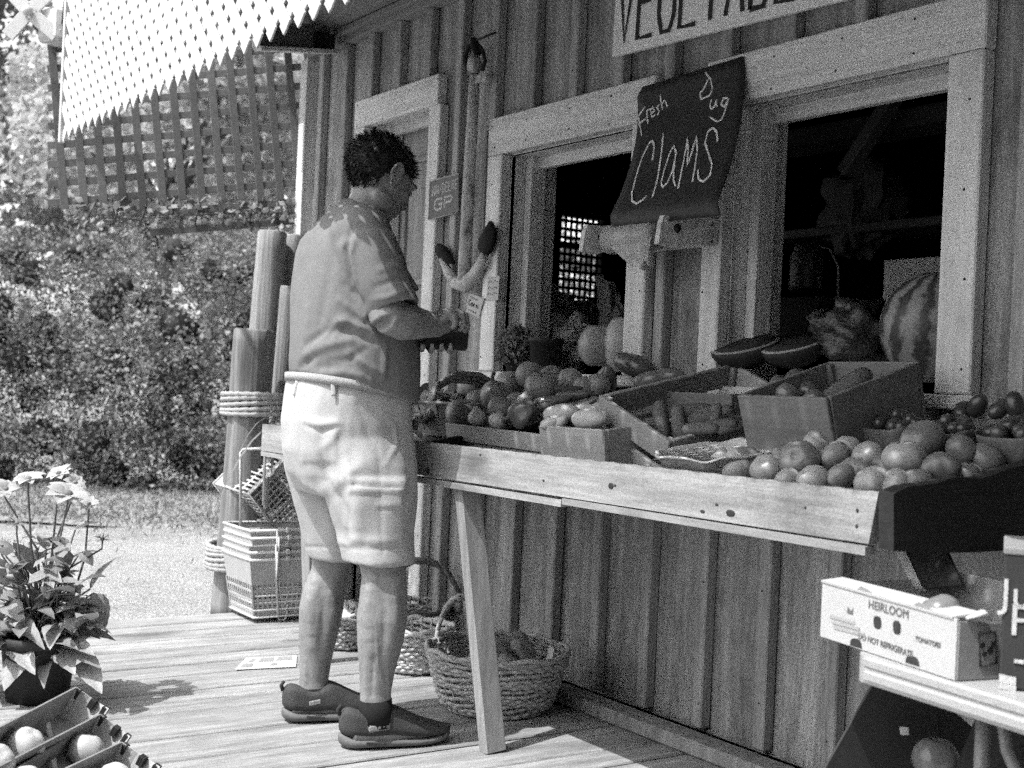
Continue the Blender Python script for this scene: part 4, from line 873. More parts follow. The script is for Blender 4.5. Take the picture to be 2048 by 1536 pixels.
CH = {'F': [K((97, 345), (108, 318), (137, 275)), K((104, 330), (118, 430)), K((100, 372), (140, 338))], 'r': [K((152, 368), (146, 300), (152, 292), (166, 287))], 'e': [K((166, 318), (186, 296), (178, 276), (166, 296), (174, 330), (192, 318))],
 's': [K((214, 264), (198, 278), (214, 300), (202, 320))], 'h': [K((217, 214), (230, 292)), K((226, 262), (240, 240), (256, 276))], 'D': [K((472, 128), (442, 190), (428, 200), (432, 236)), K((455, 96), (484, 130), (494, 180), (478, 218), (432, 236))],
 'u': [K((488, 238), (480, 268), (486, 288), (502, 280), (516, 236)), K((516, 236), (512, 262), (518, 276))], 'g': [K((574, 230), (552, 232), (540, 262), (556, 278), (578, 236), (556, 310), (540, 346), (518, 355), (480, 332))],
 'C': [K((176, 556), (186, 490), (178, 455), (156, 472), (122, 545), (88, 650), (68, 730), (68, 775), (92, 790), (122, 772), (145, 745))], 'l': [K((235, 415), (224, 520), (205, 650), (176, 756))],
 'a': [K((304, 530), (290, 482), (268, 520), (236, 620), (222, 680), (232, 702), (256, 676), (284, 610), (302, 510), (288, 620), (288, 668), (298, 698))], 'm': [K((312, 706), (330, 620), (352, 510), (360, 442), (366, 510), (360, 592), (384, 520), (410, 430), (414, 500), (402, 590), (388, 674))],
 'z': [K((520, 458), (516, 410), (496, 388), (468, 410), (455, 470), (474, 530), (492, 580), (480, 640), (446, 674), (420, 660), (418, 610))]}
for k, pls in CH.items():
    mb = MB()
    for pl_ in pls:
        D = []
        for (a, b), (c, d) in zip(pl_[:-1], pl_[1:]): D += [(a + (c - a) * t, b + (d - b) * t) for t in np.linspace(0, 1, 4)[:-1]]
        D.append(pl_[-1]); rr = .0046 if k in 'Clamz' else .0038
        mb.tube([on_sheet(a + R_.uniform(-.25, .25), b + R_.uniform(-.25, .25), .0032) for a, b in D], [rr * R_.uniform(.75, 1.2) for _ in D], 6, hint=(0, 1, 0), flat=.35)
    cobj('chalk_letter', mb, M['chalk'], sheet)
# roll of produce bags in a wooden holder
bh = thing('bag_holder', 'white wooden holder with a roll of thin produce bags below the chalkboard sheet', 'bag dispenser', at_y(1435, 465, -.05)); BXR, BXL = -2.835, -3.20
pg = [at_x(*p, BXR) for p in ((1329, 430), (1440, 437), (1433, 491), (1362, 489), (1346, 494), (1317, 487), (1323, 446))]
mb = MB(); n = len(pg); mb.add(np.vstack([pg, A(pg) - A([.02, 0, 0])]), [list(range(n)), [n + i for i in range(n)][::-1]] + [[i, i + n, (i + 1) % n + n, (i + 1) % n] for i in range(n)])
br = cobj('bracket', mb, M['trim'], bh); dx = A([BXL - BXR, 0, 0]); mb = MB(); mb.add(np.vstack([A(pg) + dx, A(pg) + dx - A([.02, 0, 0])]), [list(range(n)), [n + i for i in range(n)][::-1]] + [[i, i + n, (i + 1) % n + n, (i + 1) % n] for i in range(n)]); cobj('bracket', mb, M['trim'], bh)
hc0 = at_x(1354, 457, BXR); R90 = roty(math.pi / 2)
cobj('dowel', MB().tube([hc0 + A([.004, 0, 0]), hc0 + A([-.4, 0, 0])], .010, 12), M['ink'], bh); cobj('dowel_hole', MB().tube([hc0 + A([.0005, 0, 0]), hc0 + A([.0025, 0, 0])], .0125, 16), M['rust'], bh)
for p in ((1424, 450), (1423, 484)): cobj('screw', MB().ell(at_x(*p, BXR), (.004, .004, .004), None, 8, 6), M['rust'], bh)
cobj('back_board', MB().box(((BXL + BXR) / 2 - .01, -.053, hc0[2]), (abs(BXL - BXR) - .02, .018, .07)), M['trim'], bh)
rc = hc0 + A([-.19, 0, -.012]); cobj('bag_roll', MB().tube([rc + A([-.125, 0, 0]), rc + A([-.12, 0, 0]), rc + A([.10, 0, 0]), rc + A([.105, 0, 0])], [.03, .046, .046, .03], 28), M['plastic'], bh)
mb = MB(); V = []; NA = 14
for j in range(11):
    t = j / 11
    for i in range(NA):
        u = i / (NA - 1) - .5; wd = .19 * (1 - .62 * t ** .8); V.append(rc + A([u * wd + .015 + .03 * t, -.040 + .028 * t + .010 * math.sin(u * 14 + t * 2) * t, -.026 - .066 * t * (1 + .12 * math.sin(u * 9))]))
mb.add(V, [[j * NA + i, j * NA + i + 1, (j + 1) * NA + i + 1, (j + 1) * NA + i] for j in range(11) for i in range(NA - 1)], True); cobj('hanging_bag', mb, M['plastic'], bh)
mb = MB(); a0 = rc + A([.10, -.03, .0])
for k in range(7):
    d = A([.012 * math.sin(k * 2.1) + .012, -.01 + .012 * math.cos(k * 1.7), -.085 - .012 * (k % 3)]); mb.tube([a0 + A([.004 * k - .01, 0, 0]), a0 + d * .5 + A([.004, -.004 * (k % 2), 0]), a0 + d], [.005, .008, .011], 6, flat=.3)
cobj('torn_bag_end', mb, M['plastic'], bh)
# old anchor
an = thing('old_anchor', 'old iron anchor with flaking white paint hanging upright on the wall between door and window', 'anchor', at_y(940, 330, -.07)); ay = -.075
AP = lambda px, py, dy=0: at_y(px, py, ay + dy)
cobj('shank', MB().tube([AP(949, 150), AP(944, 250), AP(936, 400), AP(928, 562)], [.021, .023, .025, .027], 14), M['flake'], an)
ar = [(884, 518), (897, 545), (912, 565), (930, 570), (946, 555), (960, 532), (970, 508)]
cobj('arm', MB().tube([AP(*p) for p in ar], [.013, .02, .027, .031, .028, .022, .017], 12), M['flake'], an)
def fluke(pts):
    C = A([AP(*p) for p in pts]); m = C.mean(0); n = len(C); mb = MB(); mb.add(np.vstack([C + A([0, .012, 0]), C + A([0, -.006, 0]), [m + A([0, -.022, 0])], [m + A([0, .02, 0])]]), [[i, (i + 1) % n, n + (i + 1) % n, n + i] for i in range(n)] + [[n + i, n + (i + 1) % n, 2 * n] for i in range(n)] + [[(i + 1) % n, i, 2 * n + 1] for i in range(n)], True); cobj('fluke', mb, M['rust'], an)
fluke([(981, 442), (989, 462), (987, 485), (978, 505), (968, 512), (958, 498), (959, 480), (970, 460)]); fluke([(877, 487), (888, 492), (900, 510), (906, 526), (893, 528), (879, 516), (871, 500)])
cobj('eye_block', MB().ell(AP(949, 130), (.036, .028, .042), None, 16, 10), M['flake'], an)
cobj('shackle', MB().tube([AP(934, 138), AP(930, 115), AP(938, 92), AP(953, 84), AP(966, 100), AP(970, 122), AP(965, 142)], .008, 8), M['rust'], an)
cobj('hook', MB().tube([AP(948, 78), AP(950, 90), AP(957, 105), AP(953, 118)], [.014, .018, .02, .012], 10), M['rust'], an)
cobj('collar', MB().beam(AP(946, 160), AP(976, 155), .02, .03), M['flake'], an)
cobj('spike', MB().tube([AP(950, 82), at_y(991, 65, -.12)], .0045, 6), M['rust'], an)
# small enamel sign
def wallsign(name, lbl, quad, y, m, th=.004): 
    q = A([at_y(*p, y) for p in quad]); t = thing(name, lbl, 'sign', q.mean(0)); cobj('plate', MB().hexa(np.vstack([q + A([0, th, 0]), q])), m, t); return t, q
t, q = wallsign('tin_sign', 'small dark tin sign with raised pale lettering and rim on the door jamb', [(857, 440), (917, 424), (918, 347), (860, 362)], -.055, M['metal'])
xd, yd = q[1] - q[0], q[3] - q[0]; n_ = A([0, -1., 0])
cobj('rim', MB().tube([q[0], q[1], q[2], q[3]], .0028, 6, True), M['palepaint'], t)
cobj('lettering', strokes(MB(), 'JOHN', q[0] + xd * .075 + yd * .60, xd * .34, yd * .23, .155, 1, .1, .0055), M['palepaint'], t)['kind'] = 'stuff'
cobj('lettering', strokes(MB(), 'DEERE', q[0] + xd * .44 + yd * .60, xd * .5, yd * .23, .14, 1, .075, .0055), M['palepaint'], t)['kind'] = 'stuff'
cobj('lettering', strokes(MB(), 'GP', q[0] + xd * .2 + yd * .2, xd * .6, yd * .27, .42, 1, .14, .010), M['palepaint'], t)['kind'] = 'stuff'
t, q = wallsign('phone_plaque', 'narrow upright plaque with stacked letters beside the left window casing', [(962, 462), (979, 458), (986, 262), (972, 266)], -.008, M['batten'])
q0 = A([-4.212, -.009, at_y(972, 262, -.01)[2]])
cobj('border', MB().ribbon([q0 + A([.006, 0, 0]), q0 + A([.006, 0, -.40])], .003, n_), M['ink'], t)
for i, chx in enumerate('LOCALPHONE'): cobj('letter', strokes(MB(), chx, q0 + A([.022, -.001, -.038 - .0385 * i]), X1, Z, .026, .028, 0, .0055), M['ink'], t)
t, q = wallsign('corn_note', 'white paper note reading Corn taped to the wall above the table end', [(932, 623), (957, 636), (968, 597), (937, 585)], -.052, M['paper'], .0015)
xd, yd = q[1] - q[0], q[3] - q[0]
cobj('writing', strokes(MB(), 'Corn', q[0] + xd * .14 + yd * .42 - A([0, .001, 0]), xd * .95, yd * .26, .15, 1, .05, .004, .0006), M['ink'], t)['kind'] = 'stuff'
mb = MB()
for r in range(2):
    for k in range(4): mb.ribbon([q[0] + xd * (.15 + .16 * k + .05 * r) + yd * (.82 - .66 * r) - A([0, .001, 0]), q[0] + xd * (.25 + .16 * k + .05 * r) + yd * (.86 - .68 * r) - A([0, .001, 0])], .004, n_, .0006)
cobj('scribble', mb, M['ink'], t)['kind'] = 'stuff'
t, q = wallsign('jamb_note', 'faint handwritten paper strip wrapped on the left window jamb', [(972, 602), (996, 600), (999, 552), (976, 554)], -.0475, M['paper'], .0015)
xd, yd = q[1] - q[0], q[3] - q[0]; mb = MB()
for r in range(3):
    for k in range(5): mb.ribbon([q[0] + xd * (.12 + .16 * k) + yd * (.25 + .25 * r + .04 * (k % 2)) - A([0, .001, 0]), q[0] + xd * (.2 + .16 * k) + yd * (.33 + .25 * r - .05 * (k % 3)) - A([0, .001, 0])], .003, n_, .0005)
cobj('scribble', mb, M['ink'], t)['kind'] = 'stuff'
# whirligig at the far end of the eave
wg = thing('whirligig', 'white wooden whirligig with crossed blades at the far end of the eave lattice', 'whirligig', at_y(66, 40, -1.25)); wc = at_y(58, 24, -1.3)
for a, ln in ((.75, .16), (2.3, .14), (-.7, .17), (-2.3, .15)): cobj('blade', MB().beam(wc + (cr * math.cos(a) + cu * math.sin(a)) * .02, wc + (cr * math.cos(a) + cu * math.sin(a)) * ln, .065, .012, tuple(f_)), M['white'], wg)
cobj('hub', MB().ell(wc - f_ * .02, (.025, .025, .025), None, 10, 8), M['white'], wg)
bc_ = wc + cr * .12 - cu * .05 + f_ * .1; cobj('body', MB().box(bc_, (.14, .2, .16), rotz(TH), .02), M['paper'], wg)
cobj('arm', MB().beam(bc_, (LX0 + .02, LY, bc_[2] + .05), .02, .02), M['screen'], wg)

# ================================================================== THINGS ON THE DECK
def wicker(lbl, c, rt, rb, h, rows, m, seed, ex=1.0, ns=30, name='wicker_basket', rod=.0065):
    t = thing(name, lbl, 'basket', c, None); c = A(c, float); g = random.Random(seed); mb = MB()
    for k in range(rows):
        u = (k + .5) / rows; R = rb + (rt - rb) * u ** .75; z = .012 + (h - .02) * u; pts = []; ph = g.uniform(-.3, .3)
        for i in range(ns * 4):
            a = i * 2 * math.pi / (ns * 4); w_ = math.cos(ns / 2 * a * 2 / 2 * 2 + (math.pi if k % 2 else 0) + ph) * .0055
            pts.append(c + A([math.cos(a) * (R + w_) * ex, math.sin(a) * (R + w_), z + .006 * math.sin(3 * a + k * 1.3) + .003 * math.sin(7 * a + k)]))
        mb.tube(pts, rod * g.uniform(.85, 1.1), 6, True)
    o = cobj('weave', mb, m, t); o['kind'] = 'stuff'
    mb = MB()
    for i in range(ns):
        a = (i + .5) * 2 * math.pi / ns; mb.tube([c + A([math.cos(a) * (rb + (rt - rb) * u ** .75) * ex, math.sin(a) * (rb + (rt - rb) * u ** .75), .01 + h * u]) for u in np.linspace(0, 1, 5)], .0045, 5)
    cobj('stake', mb, m, t)['kind'] = 'stuff'
    for s in (0, 1): cobj('rim_rod', MB().tube([c + A([math.cos(a) * (rt + .006) * ex, math.sin(a) * (rt + .006), h + .007 * s + .006 * math.sin(9 * a + s * math.pi)]) for a in np.arange(72) * 2 * math.pi / 72], .0085, 7, True), m, t)
    cobj('bottom', MB().lathe([(rb, .004), (rb, .014), (.01, .016)], 30, c, np.diag([ex, 1, 1])), m, t); return t
wb1 = A([-3.395, -.40, 0]); wk = wicker('round brown wicker basket of onions and potatoes at the wall behind the table leg', wb1, .222, .165, .185, 13, M['wick'], 1)
tagc = at_y(1100, 1304, -.30); cobj('price_card', MB().box(at_z(1100, 1310, .2), (.055, .002, .05), rotz(-.35) @ rotx(-.2)), M['paper'], wk)
def hoop(t, c, R, h, tw, m, ang, n=3):
    d = A([math.cos(ang), math.sin(ang), 0])
    for k in range(n):
        pts = [c + d * R * math.cos(a) + Z * h * math.sin(a) + np.cross(d, Z) * .012 * math.cos(a * 7 + k * 2.1) + Z * .008 * math.sin(a * 7 + k * 2.1) for a in np.linspace(0, math.pi, 24)]; cobj('handle', MB().tube(pts, tw, 7), m, t)
hoop(wk, wb1 + A([-.17, -.03, .17]), .085, .16, .007, M['wick'], 1.0)
g = random.Random(4)
for i in range(16):
    a = g.uniform(0, 6.28); q_ = g.uniform(0, 1) ** .5 * .14; r = g.uniform(.036, .048); c = wb1 + A([math.cos(a) * q_, math.sin(a) * q_, 0.158 + g.uniform(-.012, .03) + (.14 - q_) * .2])
    fruit('round' if i % 3 else 'tomato', 'onion' if i % 3 else 'potato', 'grey onion lying in the round brown wicker basket' if i % 3 else 'dark potato lying in the round brown wicker basket', 'onion' if i % 3 else 'potato', c, A([r, r, r * (1 if i % 3 else .8)]), rndR(i), 'onions in the round wicker basket' if i % 3 else 'potatoes in the round wicker basket')
wb2 = at_z(822, 1352, 0) + A([-.09, .06, 0]); wicker('whitewashed wicker basket between the man and the brown wicker basket', wb2, .135, .10, .15, 10, M['wickw'], 2, 1, 22)
wb3 = at_z(800, 1300, 0) + A([-.12, .06, 0]); w3 = wicker('dark wicker basket with a tall twisted handle standing behind the man', wb3, .185, .15, .14, 9, M['wickd'], 3)
hoop(w3, wb3 + A([.05, .06, .13]), .16, .20, .008, M['wickd'], 1.1)
hs = at_z(702, 1300, 0) + A([-.05, 0, 0]); w4 = wicker('small frayed wicker basket with pale stuff behind the legs of the man', hs, .10, .07, .13, 9, M['wick'], 4, 1, 18)
crumple('crumpled_paper', 'crumpled pale paper lying in the small frayed basket', 'paper', hs + A([0, 0, .13]), (.07, .07, .035), M['paper'], 21)
# flyer on the deck
fl = [at_z(*p, .003) for p in ((470, 1340), (492, 1316), (594, 1311), (592, 1334))]; ft = thing('flyer', 'printed paper flyer lying flat on the deck left of the man', 'paper', A(fl).mean(0)); q = A(fl)
q2 = q + A([0, 0, .0015]); cobj('sheet', MB().hexa(np.vstack([q, q2])), M['paper'], ft)
L2 = lambda u, v: (q2[0] * (1 - u) + q2[3] * u) * (1 - v) + (q2[1] * (1 - u) + q2[2] * u) * v + A([0, 0, .0006])
mb = MB()
for k, (u, v, a, b) in enumerate([(.05, .15, .2, .3), (.3, .55, .28, .35), (.62, .6, .3, .32), (.55, .2, .12, .2), (.12, .6, .1, .25)]): mb.hexa([L2(u, v), L2(u + a, v), L2(u + a * .9, v + b), L2(u + .02, v + b)] + [L2(*w_) + A([0, 0, .0006]) for w_ in ((u, v), (u + a, v), (u + a * .9, v + b), (u + .02, v + b))])
cobj('print', mb, M['carton'], ft)['kind'] = 'stuff'
# ---- shopping baskets
def shop_basket():
    t = thing('shopping_basket', 'lowest shopping basket of the nested stack, its whole slotted side showing', 'basket', (0, 0, 0), 'stacked shopping baskets'); Lh, Wh, H_ = .225, .15, .235; tp = .83
    def P(s, u, v): # side s, u along -1..1, v 0 bottom..1 top
        k = tp + (1 - tp) * v; return A([(Wh * k, u * Lh * k), (-Wh * k, u * Lh * k), (u * Wh * k, Lh * k), (u * Wh * k, -Lh * k)][s] + (.03 + H_ * v,))
    NS = [A([1., 0, -.15]), A([-1., 0, -.15]), A([0, 1., -.15]), A([0, -1., -.15])]
    for s in range(4):
        mb = MB(); n = 19 if s < 2 else 13
        mb.hexa([P(s, -1, .55), P(s, 1, .55), P(s, 1, .97), P(s, -1, .97)] + [P(s, u, v) - unit(NS[s]) * .003 for u, v in ((-1, .55), (1, .55), (1, .97), (-1, .97))])
        for i in range(n):
            u = -1 + 2 * i / (n - 1); mb.beam(P(s, u, 0), P(s, u, .56), .0085, .003, NS[s], .0005)
        for v in (0, .06, .27, .44): mb.beam(P(s, -1, v), P(s, 1, v), .010, .0034, NS[s], .0005)
        cobj('side_panel', mb, M['bask'], t)
    mb = MB()
    for i in range(10): mb.box((-.12 + .0267 * i, 0, .032), (.006, .36, .004), None, .0005)
    for i in range(14): mb.box((0, -.18 + .0277 * i, .0335), (.245, .006, .004), None, .0005)
    cobj('base_grid', mb, M['bask'], t)
    rim = MB(); rim.tube([P(0, -1, 1), P(0, 1, 1), P(1, 1, 1), P(1, -1, 1)], .007, 8, True); cobj('rim', rim, M['wire'], t)
    for s, sx in ((0, 1), (1, -1)):
        e = sx * .018; cobj('handle', MB().tube([P(s, -.5, 1) + A([e, 0, .004]), P(s, -.5, .62) + A([e * .8, 0, 0]), P(s, -.46, .1) + A([e * .6, 0, 0]), P(s, -.42, -.09) + A([e * .5, 0, 0]), P(s, -.30, -.115) + A([e * .5, 0, 0]), P(s, -.24, -.06) + A([e * .5, 0, 0]), P(s, -.22, .05) + A([e * .5, 0, 0])], .0042, 7), M['wire'], t)
        for yy in (-.06, .06):
            cobj('clip', MB().box(P(s, yy / .225, .99) + A([e * .4, 0, .004]), (.014, .018, .022), None, .003), M['wire'], t)
    cobj('foot_rail', MB().tube([(.13, -.19, .022), (.13, .19, .022), (-.13, .19, .022), (-.13, -.19, .022)], .005, 7, True), M['wire'], t)
    return t
sb0 = shop_basket(); bp = at_z(540, 1243, 0); bp = A([bp[0] - .12, -.385, 0]); sb0.location = bp
ORD = ['second basket from the bottom of the nested shopping basket stack', 'third basket from the bottom of the nested shopping basket stack', 'fourth basket from the bottom of the nested shopping basket stack', 'fifth basket from the bottom of the nested shopping basket stack', 'top upright basket of the nested shopping basket stack']
for i in range(4): copy_thing(sb0, bp + A([R_.uniform(-.003, .003), R_.uniform(-.004, .004), .030 * (i + 1)]), ORD[i if i < 3 else 4], (0, 0, R_.uniform(-.02, .02)))
def eul(Rm): return Matrix(Rm.tolist()).to_euler()
copy_thing(sb0, bp + A([-.10, .09, .55]), 'shopping basket tipped on its corner on top of the nested basket stack', eul(rotx(math.radians(44)) @ roty(math.radians(-78))))
copy_thing(sb0, bp + A([-.02, .22, .50]), 'smaller tipped shopping basket leaning in front of the other tipped one', eul(rotx(math.radians(-46)) @ roty(math.radians(-74))), (.9, .9, .9))
wh = thing('wire_hook', 'bent wire loop standing up behind the shopping baskets', 'wire', at_z(480, 1240, 0)); Dw = 5.0
cobj('rod', MB().tube([at_d(481, 1050, Dw), at_d(481, 905, Dw), at_d(487, 899, Dw), at_d(522, 897, Dw), at_d(530, 905, Dw), at_d(527, 1010, Dw)], .006, 7), M['wire'], wh)

# ---- flower pot at the left
def leafmesh(mb, b, tip, wd, nrm=None, bend=.12, fold=.16, n=9, teeth=.06):
    b, tip = A(b, float), A(tip, float); d = tip - b; L = np.linalg.norm(d); d = d / L; nrm = Z if nrm is None else A(nrm, float); s = unit(np.cross(d, nrm)); n_ = unit(np.cross(s, d)); V = []
    for k in range(n):
        u = k / (n - 1); w_ = wd * (math.sin(math.pi * u ** .62) ** .85 if 0 < u < 1 else .02) * (1 + teeth * (1 if k % 2 else -1)); p = b + d * L * u + n_ * bend * L * math.sin(math.pi * u) 
        V += [p - s * w_ / 2 + n_ * fold * w_, p - s * w_ / 4 + n_ * fold * .62 * w_, p, p + s * w_ / 4 + n_ * fold * .62 * w_, p + s * w_ / 2 + n_ * fold * w_]
    return mb.add(V, [[k * 5 + q, k * 5 + q + 1, k * 5 + q + 6, k * 5 + q + 5] for k in range(n - 1) for q in range(4)], True)
pc0 = A([-4.075, -1.655, 0]); fp = thing('flower_pot', 'dark flower pot of pale single dahlias with large drooping leaves at the left edge', 'plant', pc0); DP = (pc0 - CAM) @ f_
cobj('pot', MB().lathe([(.088, .004), (.092, .0), (.112, .17), (.119, .172), (.121, .198), (.112, .2), (.105, .175), (.02, .17)], 36, pc0), M['pot'], fp)
g = random.Random(12)
def FPt(px, py, dd=0.): return at_d(px, py, DP + dd)
heads = [(57, 958, 34, -.02, 1), (118, 947, 28, .06, 1), (136, 988, 46, -.05, 1), (150, 965, 24, .05, 1), (12, 978, 26, .0, 1), (34, 1046, 20, -.05, 0), (205, 1078, 20, .0, 0), (4, 1090, 20, -.02, 0), (178, 1008, 22, .03, 1)]
for px, py, rp, dd, op in heads:
    h = FPt(px, py, dd); r = rp / FPX * DP; base = pc0 + A([g.uniform(-.05, .05), g.uniform(-.05, .05), .18]); mid = (base + h) / 2 + A([g.uniform(-.03, .03), g.uniform(-.03, .03), .05])
    cobj('stem', MB().tube([base, mid, h - Z * .03, h], [.0045, .0036, .003, .004], 6), M['stem'], fp)
    ax = unit(Z * .75 + unit(CAM - h) * .65 + A([g.uniform(-.4, .4), g.uniform(-.4, .4), 0])); x, y, d = frame(ax); fl_ = cobj('flower' if op else 'bud', MB().ell(h, (r * .22, r * .22, r * .18), np.stack([x, y, d], 1), 12, 8), M['husk'] if op else M['stem'], fp)
    npt = 9 if op else 16
    for k in range(npt):
        a = k * 2 * math.pi / npt + g.uniform(-.1, .1); o_ = x * math.cos(a) + y * math.sin(a); el = (.15 if op else .5) * g.uniform(-.3, 1.2); tipd = unit(o_ + d * el)
        me = leafmesh(MB(), h + o_ * r * .12, h + tipd * r * g.uniform(.85, 1.1), r * (.74 if op else .13), d, .10 if op else .02, .10, 7, .0)
        cobj('petal' if op else 'bract', me, M['petal'] if op else M['stem'], fl_)
BL = [((58, 1285), (196, 1250), 74, -.06), ((120, 1290), (205, 1338), 46, -.1), ((150, 1268), (232, 1282), 34, .04), ((70, 1300), (8, 1382), 72, -.12), ((96, 1315), (88, 1378), 30, -.12), ((165, 1322), (204, 1388), 48, -.05), ((188, 1186), (212, 1255), 44, .02), ((180, 1178), (232, 1116), 22, .05), ((20, 1228), (90, 1300), 36, -.1), ((110, 1180), (128, 1130), 30, -.03), ((70, 1260), (5, 1215), 40, -.08), ((160, 1105), (186, 1132), 30, .0), ((60, 1240), (130, 1180), 26, -.05), ((0, 1300), (40, 1250), 34, -.08), ((130, 1290), (190, 1312), 40, -.08), ((40, 1120), (75, 1165), 30, .05), ((150, 1060), (196, 1045), 22, .03), ((20, 1170), (-20, 1130), 34, 0), ((-10, 1260), (-45, 1330), 50, -.05)]
BL += [((30, 1290), (70, 1350), 50, -.16), ((120, 1300), (150, 1350), 46, -.16), ((85, 1262), (150, 1215), 40, -.1), ((150, 1240), (215, 1225), 34, 0), ((30, 1245), (-25, 1290), 50, -.1), ((100, 1215), (40, 1180), 40, -.06), ((100, 1150), (160, 1180), 40, -.02), ((65, 1130), (25, 1085), 34, 0), ((140, 1100), (95, 1075), 28, 0), ((120, 1240), (100, 1300), 46, -.17), ((10, 1210), (50, 1250), 44, -.12)]
for (b, t_, wpx, dd) in BL:
    if t_[1] > 1295: dd = min(dd, -.16)
    B_ = FPt(*b, dd * .3); T_ = FPt(*t_, dd); cobj('leaf', leafmesh(MB(), B_, T_, wpx / FPX * DP, unit(A([.25, -.45, 1.])), g.uniform(.05, .16), .12, 11, .05), M['leafp'], fp)
    ctr = pc0 + A([g.uniform(-.04, .04), g.uniform(-.04, .04), .18]); cobj('stem', MB().tube([ctr, (ctr + B_) / 2 + Z * .03, B_], .003, 5), M['stem'], fp)
for i in range(170):
    py = 1060 + 230 * g.random() ** .6; px = 75 + g.uniform(-1, 1) * (45 + 85 * (py - 1060) / 230); B_ = FPt(px, py, g.uniform(-.14, .12)); a = g.uniform(0, 6.28); ln = g.uniform(.05, .12); T_ = B_ + A([math.cos(a) * ln, math.sin(a) * ln, g.uniform(-.04, .05)])
    cobj('leaf', leafmesh(MB(), B_, T_, ln * g.uniform(.4, .6), A([g.uniform(-.5, .5), g.uniform(-.6, .3), 1.]), .1, .14, 8), M['leafp'], fp)
    if i % 3 == 0: cobj('stem', MB().tube([pc0 + A([g.uniform(-.06, .06), g.uniform(-.06, .06), .18]), (pc0 + B_) / 2 + A([0, 0, .16]), B_], .003, 5), M['stem'], fp)
p2 = A([-4.20, -1.93, 0]); f2 = thing('plant_pot', 'second dark plant pot cut off by the left edge of the picture', 'plant', p2)
cobj('pot', MB().lathe([(.088, .004), (.092, 0), (.112, .17), (.119, .172), (.121, .2), (.112, .2), (.1, .17), (.02, .16)], 32, p2), M['pot'], f2)
for i in range(24):
    B_ = p2 + A([g.uniform(-.1, .1), g.uniform(-.1, .1), g.uniform(.2, .4)]); a = g.uniform(0, 6.28); T_ = B_ + A([math.cos(a) * .1, math.sin(a) * .1, g.uniform(-.05, .03)]); cobj('leaf', leafmesh(MB(), B_, T_, .055, A([.2, -.3, 1]), .1, .14, 8), M['leafp'], f2)
    if i % 2 == 0: cobj('stem', MB().tube([p2 + A([0, 0, .17]), (p2 + B_) / 2 + Z * .12, B_], .003, 5), M['stem'], f2)
# ---- slanted fruit cartons at the lower left corner
CTL = ['back slanted fruit carton at the lower left corner', 'middle slanted fruit carton at the lower left corner', 'front slanted fruit carton at the lower left corner']
Pk = [at_d(152, 1374, 3.25), at_d(200, 1428, 3.19), at_d(242, 1484, 3.13), at_d(300, 1545, 3.06)]
Pl = [at_z(0, 1453, Pk[0][2]), at_z(0, 1531, Pk[1][2]), at_z(132, 1536, Pk[2][2])]
CAR = []
for k in range(3):
    dL = unit(Pl[k] - Pk[k]); e = Pk[k + 1] - Pk[k]; nn = unit(np.cross(dL, e)); nn = nn if nn[2] > 0 else -nn; e2 = unit(np.cross(nn, dL)); e2 = e2 if e2 @ e > 0 else -e2; W = e @ e2; O = Pk[k]; dp = .085; CAR.append((O, dL, e2, nn, W))
    t = thing('fruit_carton', CTL[k], 'carton', O + dL * .35 - nn * dp, 'slanted fruit cartons at the lower left'); LL = .75
    cobj('back_panel', MB().slab([O, O + dL * LL, O + dL * LL - nn * dp, O - nn * dp], .004), M['carton'], t)
    cobj('floor_panel', MB().slab([O - nn * dp, O + dL * LL - nn * dp, O + dL * LL - nn * dp + e2 * W * .95, O - nn * dp + e2 * W * .95], .004), M['carton'], t)
    cobj('front_panel', MB().slab([O + e2 * W * .95 - nn * .03, O + dL * LL + e2 * W * .95 - nn * .03, O + dL * LL + e2 * W * .95 - nn * dp, O + e2 * W * .95 - nn * dp], .004), M['carton'], t)
    mb = MB(); rings = []
    for i in range(9):
        u = i / 8; p = O + e2 * W * u - nn * (.012 * math.sin(math.pi * u)); q_ = p - nn * dp * (1 - .2 * u) + dL * .0; o2 = -dL * (.022 * math.sin(math.pi * u) + .004); rings.append(A([p + o2, p + o2 - dL * .0 + dL * .004, q_ + dL * .004, q_]))
    mb.loft(rings, True, False); ep = cobj('end_panel', mb, M['cartonw'], t)
    for (u0, u1) in ((.04, .12), (.50, .60), (.86, .95)):
        mb = MB()
        for u in np.linspace(u0, u1, 3): p = O + e2 * W * u - dL * .012; mb.beam(p - nn * .004, p - nn * .03 , .006, .02, tuple(-dL))
        cobj('slot', mb, M['ink'], ep)
    if k < 2: cobj('tab', MB().slab([O + dL * (.12 + .07 * k) + e2 * .02 - nn * (dp - .03), O + dL * (.14 + .07 * k) + e2 * .02 - nn * (dp - .03), O + dL * (.135 + .07 * k) + e2 * .045 - nn * dp, O + dL * (.115 + .07 * k) + e2 * .045 - nn * dp], .003), M['cartonw'], t)
CF = [(0, .26, 'pale melon lying in the back slanted carton'), (0, .40, 'second pale melon farther left in the back slanted carton'), (1, .055, 'pale round fruit at the right end of the middle slanted carton'), (1, .33, 'pale round fruit at the picture edge in the middle slanted carton'), (2, .04, 'pale round fruit at the right end of the front slanted carton'), (2, .17, 'second pale round fruit in the front slanted carton')]
for k, t_, lb_ in CF:
    O, dL, e2, nn, W = CAR[k]; r = .043; o = fruit('round', 'fruit', lb_, 'fruit', O + dL * (t_ + .05) + e2 * W * .52 - nn * (.085 - r - .002), r, rndR(k * 7 + int(t_ * 100), .6)); o.material_slots[0].link = 'OBJECT'; o.material_slots[0].material = M['pale']
